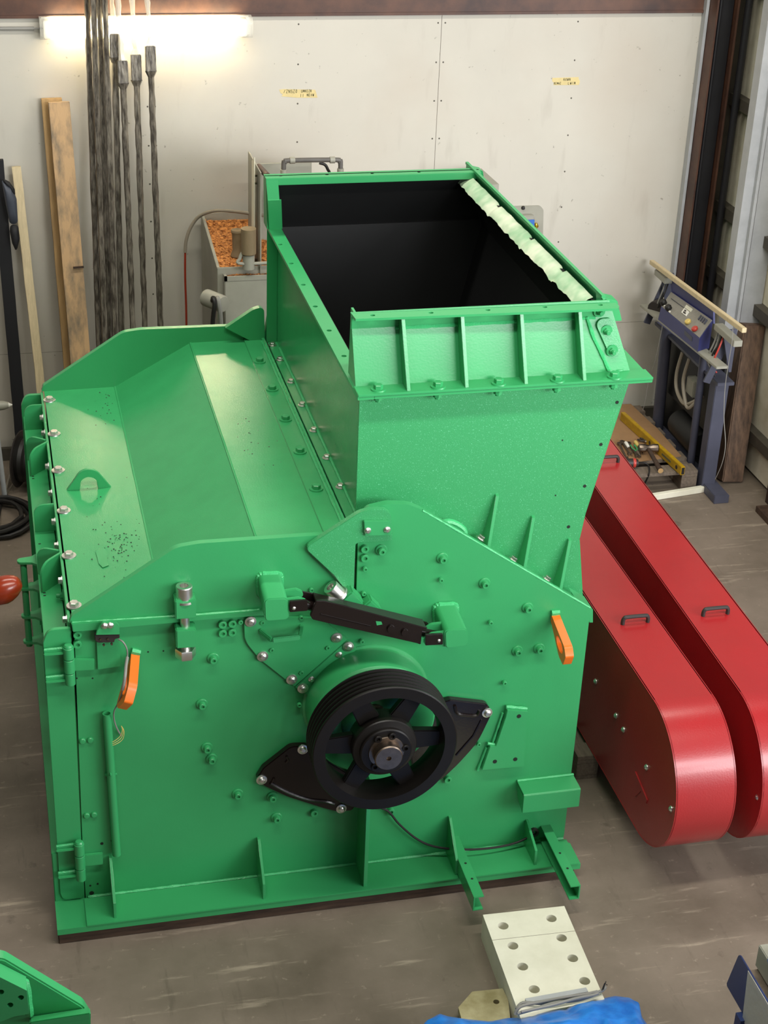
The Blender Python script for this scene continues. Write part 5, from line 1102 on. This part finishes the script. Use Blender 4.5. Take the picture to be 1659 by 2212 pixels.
part('leg', G().box(3.82, 3.90, 7.72, 7.80, 0, zs_-.021), 'bluegrey', tb, bevel=.003)
part('foot_bar', G().box(3.83, 3.92, 7.56, 8.6, 0, .05), 'bluegrey', tb, bevel=.003)
part('motor', G().lathe([(0, .16), (.08, .16), (.085, .14), (.085, -.14), (.07, -.17), (0, -.17)], (3.88, 8.08, .2), (0, 1, 0), 24), 'liner', tb)
part('shade_backing', G().box(3.9, 3.93, 7.80, 8.59, .051, .80), 'liner', tb)  # black sheet added to paint the deep shade under the bench
part('shade_cover', G().box(3.87, 3.9, 7.84, 8.56, .30, zs_-.03), 'liner', tb, bevel=.003)  # blackened to stand in for shade below the shelf
part('motor_box', G().box(3.82, 3.9, 8.0, 8.1, .46, .56), 'greybox', tb, bevel=.004)
for k in range(2):
    part('bench_hose', G().tube([Vector((3.80, 8.16-.10*k, zs_-.02)), Vector((3.785, 8.17-.1*k, .55)), Vector((3.78, 8.13-.12*k, .46-.0*k)), Vector((3.785, 8.02-.06*k, .42)), Vector((3.80, 7.93-.02*k, .47)), Vector((3.84, 7.9, .52))], .011, 8), 'hosegrey', tb)
for k, (y0_, dz, m_) in enumerate(((8.50, 0, 'cablegrey'), (8.47, .02, 'cable'), (7.70, 0, 'cablegrey'), (7.68, .03, 'cable'), (7.73, .01, 'cablegrey'), (7.66, .0, 'redbtn'))):
    part('bench_wire', G().tube([Vector((3.80, y0_, 1.0)), Vector((3.765, y0_-.03, .93)), Vector((3.75, y0_-.01, .84+dz)), Vector((3.775, y0_+.04, .78)), Vector((3.80, y0_+.03, .75-dz))], .005, 6), m_, tb)
part('bench_socket', G().lathe([(0, .05), (.045, .05), (.05, .03), (.05, -.03), (0, -.03)], (3.78, 8.52, .82), (-.8, -.5, 0), 16), 'darkgrip', tb)
single('loose_wire', G().tube([pX(x, y, 3.735+.0*i) for i, (x, y) in enumerate(((1583, 708), (1581, 740), (1567, 830), (1564, 900), (1567, 960), (1560, 1000), (1545, 1035)))], .002, 6), 'cablegrey', 'thin white wire hanging from the right end of the pine batten to the floor', 'wire')
single('loose_wire', G().tube([pX(x, y, 3.70) for x, y in ((1432, 700), (1415, 780), (1402, 820), (1393, 870), (1388, 886))], .002, 6), 'cablegrey', 'thin white wire hanging down the left leg of the blue bench', 'wire')
# timber post leaning in the corner
t_ = pX(1614, 702, 4.10)
F_ = pZ(1591, 1040, 0)
single('timber_post', G().beam(Vector((4.04, F_.y+.03, 0)), Vector((4.13, t_.y+.02, t_.z)), .13, .12, (0, 1, 0)), 'brownpost', 'thick dark timber post leaning on the pale steel post in the right corner', 'timber', bevel=.006)

# pallet with tools in the right corner
P0 = pZ(1508, 1016, .118)
tpal = pallet(2.95, P0.y, P0.x-2.95, .92, 'weathered grey pallet in the right corner carrying cardboard and tools', boards=6)
c4 = [pZ(x, y, .122) for x, y in ((1472, 985), (1352, 1000), (1300, 960), (1335, 868), (1357, 866), (1408, 915), (1420, 925))]
single('cardboard_sheet', G().prism([(p.x, min(p.y, 8.70)) for p in c4], XY, .1185, .122), 'cardboard', 'sheet of brown cardboard lying on the pallet in the right corner', 'cardboard')
l0, l1 = pZ(1476, 1012, .165), pZ(1345, 893, .165)
lv = thing('spirit_level', ((l0+l1)/2-Vector((0, 0, .04))), 'long yellow spirit level lying across the cardboard on the pallet', 'spirit level')
part('level_body', G().beam(l0-Vector((0, 0, .016)), l1-Vector((0, 0, .016)), .026, .052), 'yellow', lv, bevel=.002)
dl = (l1-l0).normalized(); sd_ = Vector((dl.y, -dl.x, 0))
if sd_.x > 0: sd_ = -sd_
for f in (.07, .5): part('vial', G().lathe([(0, .001), (.012, .001), (.012, 0)], l0.lerp(l1, f)-Vector((0, 0, .016))+sd_*.0132, sd_, 14), 'darkgrip', lv)
part('end_cap', G().beam(l0-Vector((0, 0, .016))-dl*.001, l0-Vector((0, 0, .016))-dl*.0002, .018, .042), 'cable', lv)
part('level_print', G().beam(l0.lerp(l1, .16)-Vector((0, 0, .016))+sd_*.0132, l0.lerp(l1, .30)-Vector((0, 0, .016))+sd_*.0132, .001, .012), 'ink', lv)
hb = thing('hammer', pZ(1410, 980, .125), 'sledge hammer with round wooden handle lying on the cardboard', 'hammer')
h0_, h1_ = pZ(1427, 1017, .150), pZ(1402, 972, .160)
part('handle', G().tube([h0_, h0_.lerp(h1_, .5), h1_], [.016, .0125, .012], 12), 'darkwood', hb); part('handle_end', G().lathe([(0, .001), (.0155, .001), (.0155, 0)], h0_, (h0_-h1_), 14), 'oldwood2', hb)
m0, m1 = pZ(1380, 968, .160), pZ(1422, 968, .160)
part('head', G().lathe([(0, 0), (.022, 0), (.025, .006), (.025, (m1-m0).length*.3), (.02, (m1-m0).length*.4), (.02, (m1-m0).length*.6), (.025, (m1-m0).length*.7), (.025, (m1-m0).length-.005), (.021, (m1-m0).length), (0, (m1-m0).length)], m0, m1-m0, 10), 'steel', hb)
gr = thing('angle_grinder', pZ(1355, 1005, .12), 'dark angle grinder with orange collar on the near edge of the pallet', 'grinder')
g0, g1_ = pZ(1348, 1000, .15), pZ(1378, 1000, .15)
part('grinder_body', G().lathe([(0, -.05), (.024, -.05), (.026, -.02), (.026, (g1_-g0).length*.7), (.02, (g1_-g0).length), (0, (g1_-g0).length)], g0, g1_-g0, 14), 'darkgrip', gr)
part('grinder_collar', G().lathe([(.0265, 0), (.028, .004), (.028, .012), (.0265, .016)], g0.lerp(g1_, .62), g1_-g0, 14), 'redbtn', gr)
part('grinder_cord', G().tube([g1_, pZ(1392, 1000, .14), pZ(1401, 1006, .13), pZ(1402, 1022, .125), pZ(1396, 1038, .06), pZ(1388, 1052, .01)], .005, 8), 'cable', gr)
tools = [('wrench', (1338, 958), (1352, 988), 'post', 'steel wrench, leftmost in the heap of hand tools on the cardboard'), ('wrench', (1344, 954), (1360, 980), 'post', 'steel wrench, second from the left in the heap of hand tools'), ('screwdriver', (1351, 956), (1366, 978), 'white', 'screwdriver with white handle in the heap of hand tools'),
         ('wrench', (1358, 957), (1376, 985), 'post', 'steel wrench in the middle of the heap of hand tools'), ('pliers', (1366, 962), (1384, 986), 'girt', 'green gripped pliers at the right of the heap of hand tools'), ('screwdriver', (1372, 954), (1389, 980), 'yelbtn', 'screwdriver with yellow handle beside the hammer head'),
         ('pliers', (1380, 948), (1402, 956), 'darkgrip', 'dark pliers lying between the hammer and the spirit level')]
for k, (nm, p, q, m_, lb) in enumerate(tools):
    A_, B_ = pZ(*p, .134), pZ(*q, .134); d_ = (B_-A_).normalized(); pr_ = Vector((d_.y, -d_.x, 0))
    o = thing(nm, (A_+B_)/2-Vector((0, 0, .011)), lb, 'tool', 'hand tools on the cardboard')
    if nm == 'wrench':
        part('shank', G().beam(A_, B_, .012, .006), 'steel', o, bevel=.001); part('jaw', G().beam(B_-d_*.004+pr_*.010, B_+d_*.018+pr_*.008, .009, .007).beam(B_-d_*.004-pr_*.010, B_+d_*.018-pr_*.008, .009, .007).beam(B_-d_*.008, B_+d_*.002, .028, .007), 'steel', o, bevel=.001)
        part('ring_end', G().lathe([(.008, -.004), (.015, -.004), (.015, .004), (.008, .004), (.008, -.004)], A_, (0, 0, 1), 14), 'steel', o)
    elif nm == 'screwdriver':
        part('handle', G().lathe([(0, 0), (.010, .002), (.012, .01), (.010, .05), (.007, .06), (0, .062)], A_, d_, 12), m_, o); part('blade', G().tube([A_+d_*.06, B_], .003, 6), 'steel', o)
    else:
        part('handle', G().tube([A_+pr_*.012, A_.lerp(B_, .3)+pr_*.014, A_.lerp(B_, .62)], .006, 8), 'green' if k == 4 else 'darkgrip', o); part('handle', G().tube([A_-pr_*.012, A_.lerp(B_, .3)-pr_*.014, A_.lerp(B_, .62)], .006, 8), 'green' if k == 4 else 'darkgrip', o)
        part('jaws', G().tube([A_.lerp(B_, .58), A_.lerp(B_, .72), B_], [.011, .013, .004], 8), 'steel', o)
w0_, w1_ = pZ(1405, 1082, .0), pZ(1541, 1062, .0)
single('floor_batten', G().beam(Vector((w0_.x, w0_.y+.01, .018)), Vector((w1_.x, w1_.y+.02, .018)), .03, .034), 'creamsteel', 'whitish square batten lying on the floor before the tool pallet', 'batten', bevel=.002)
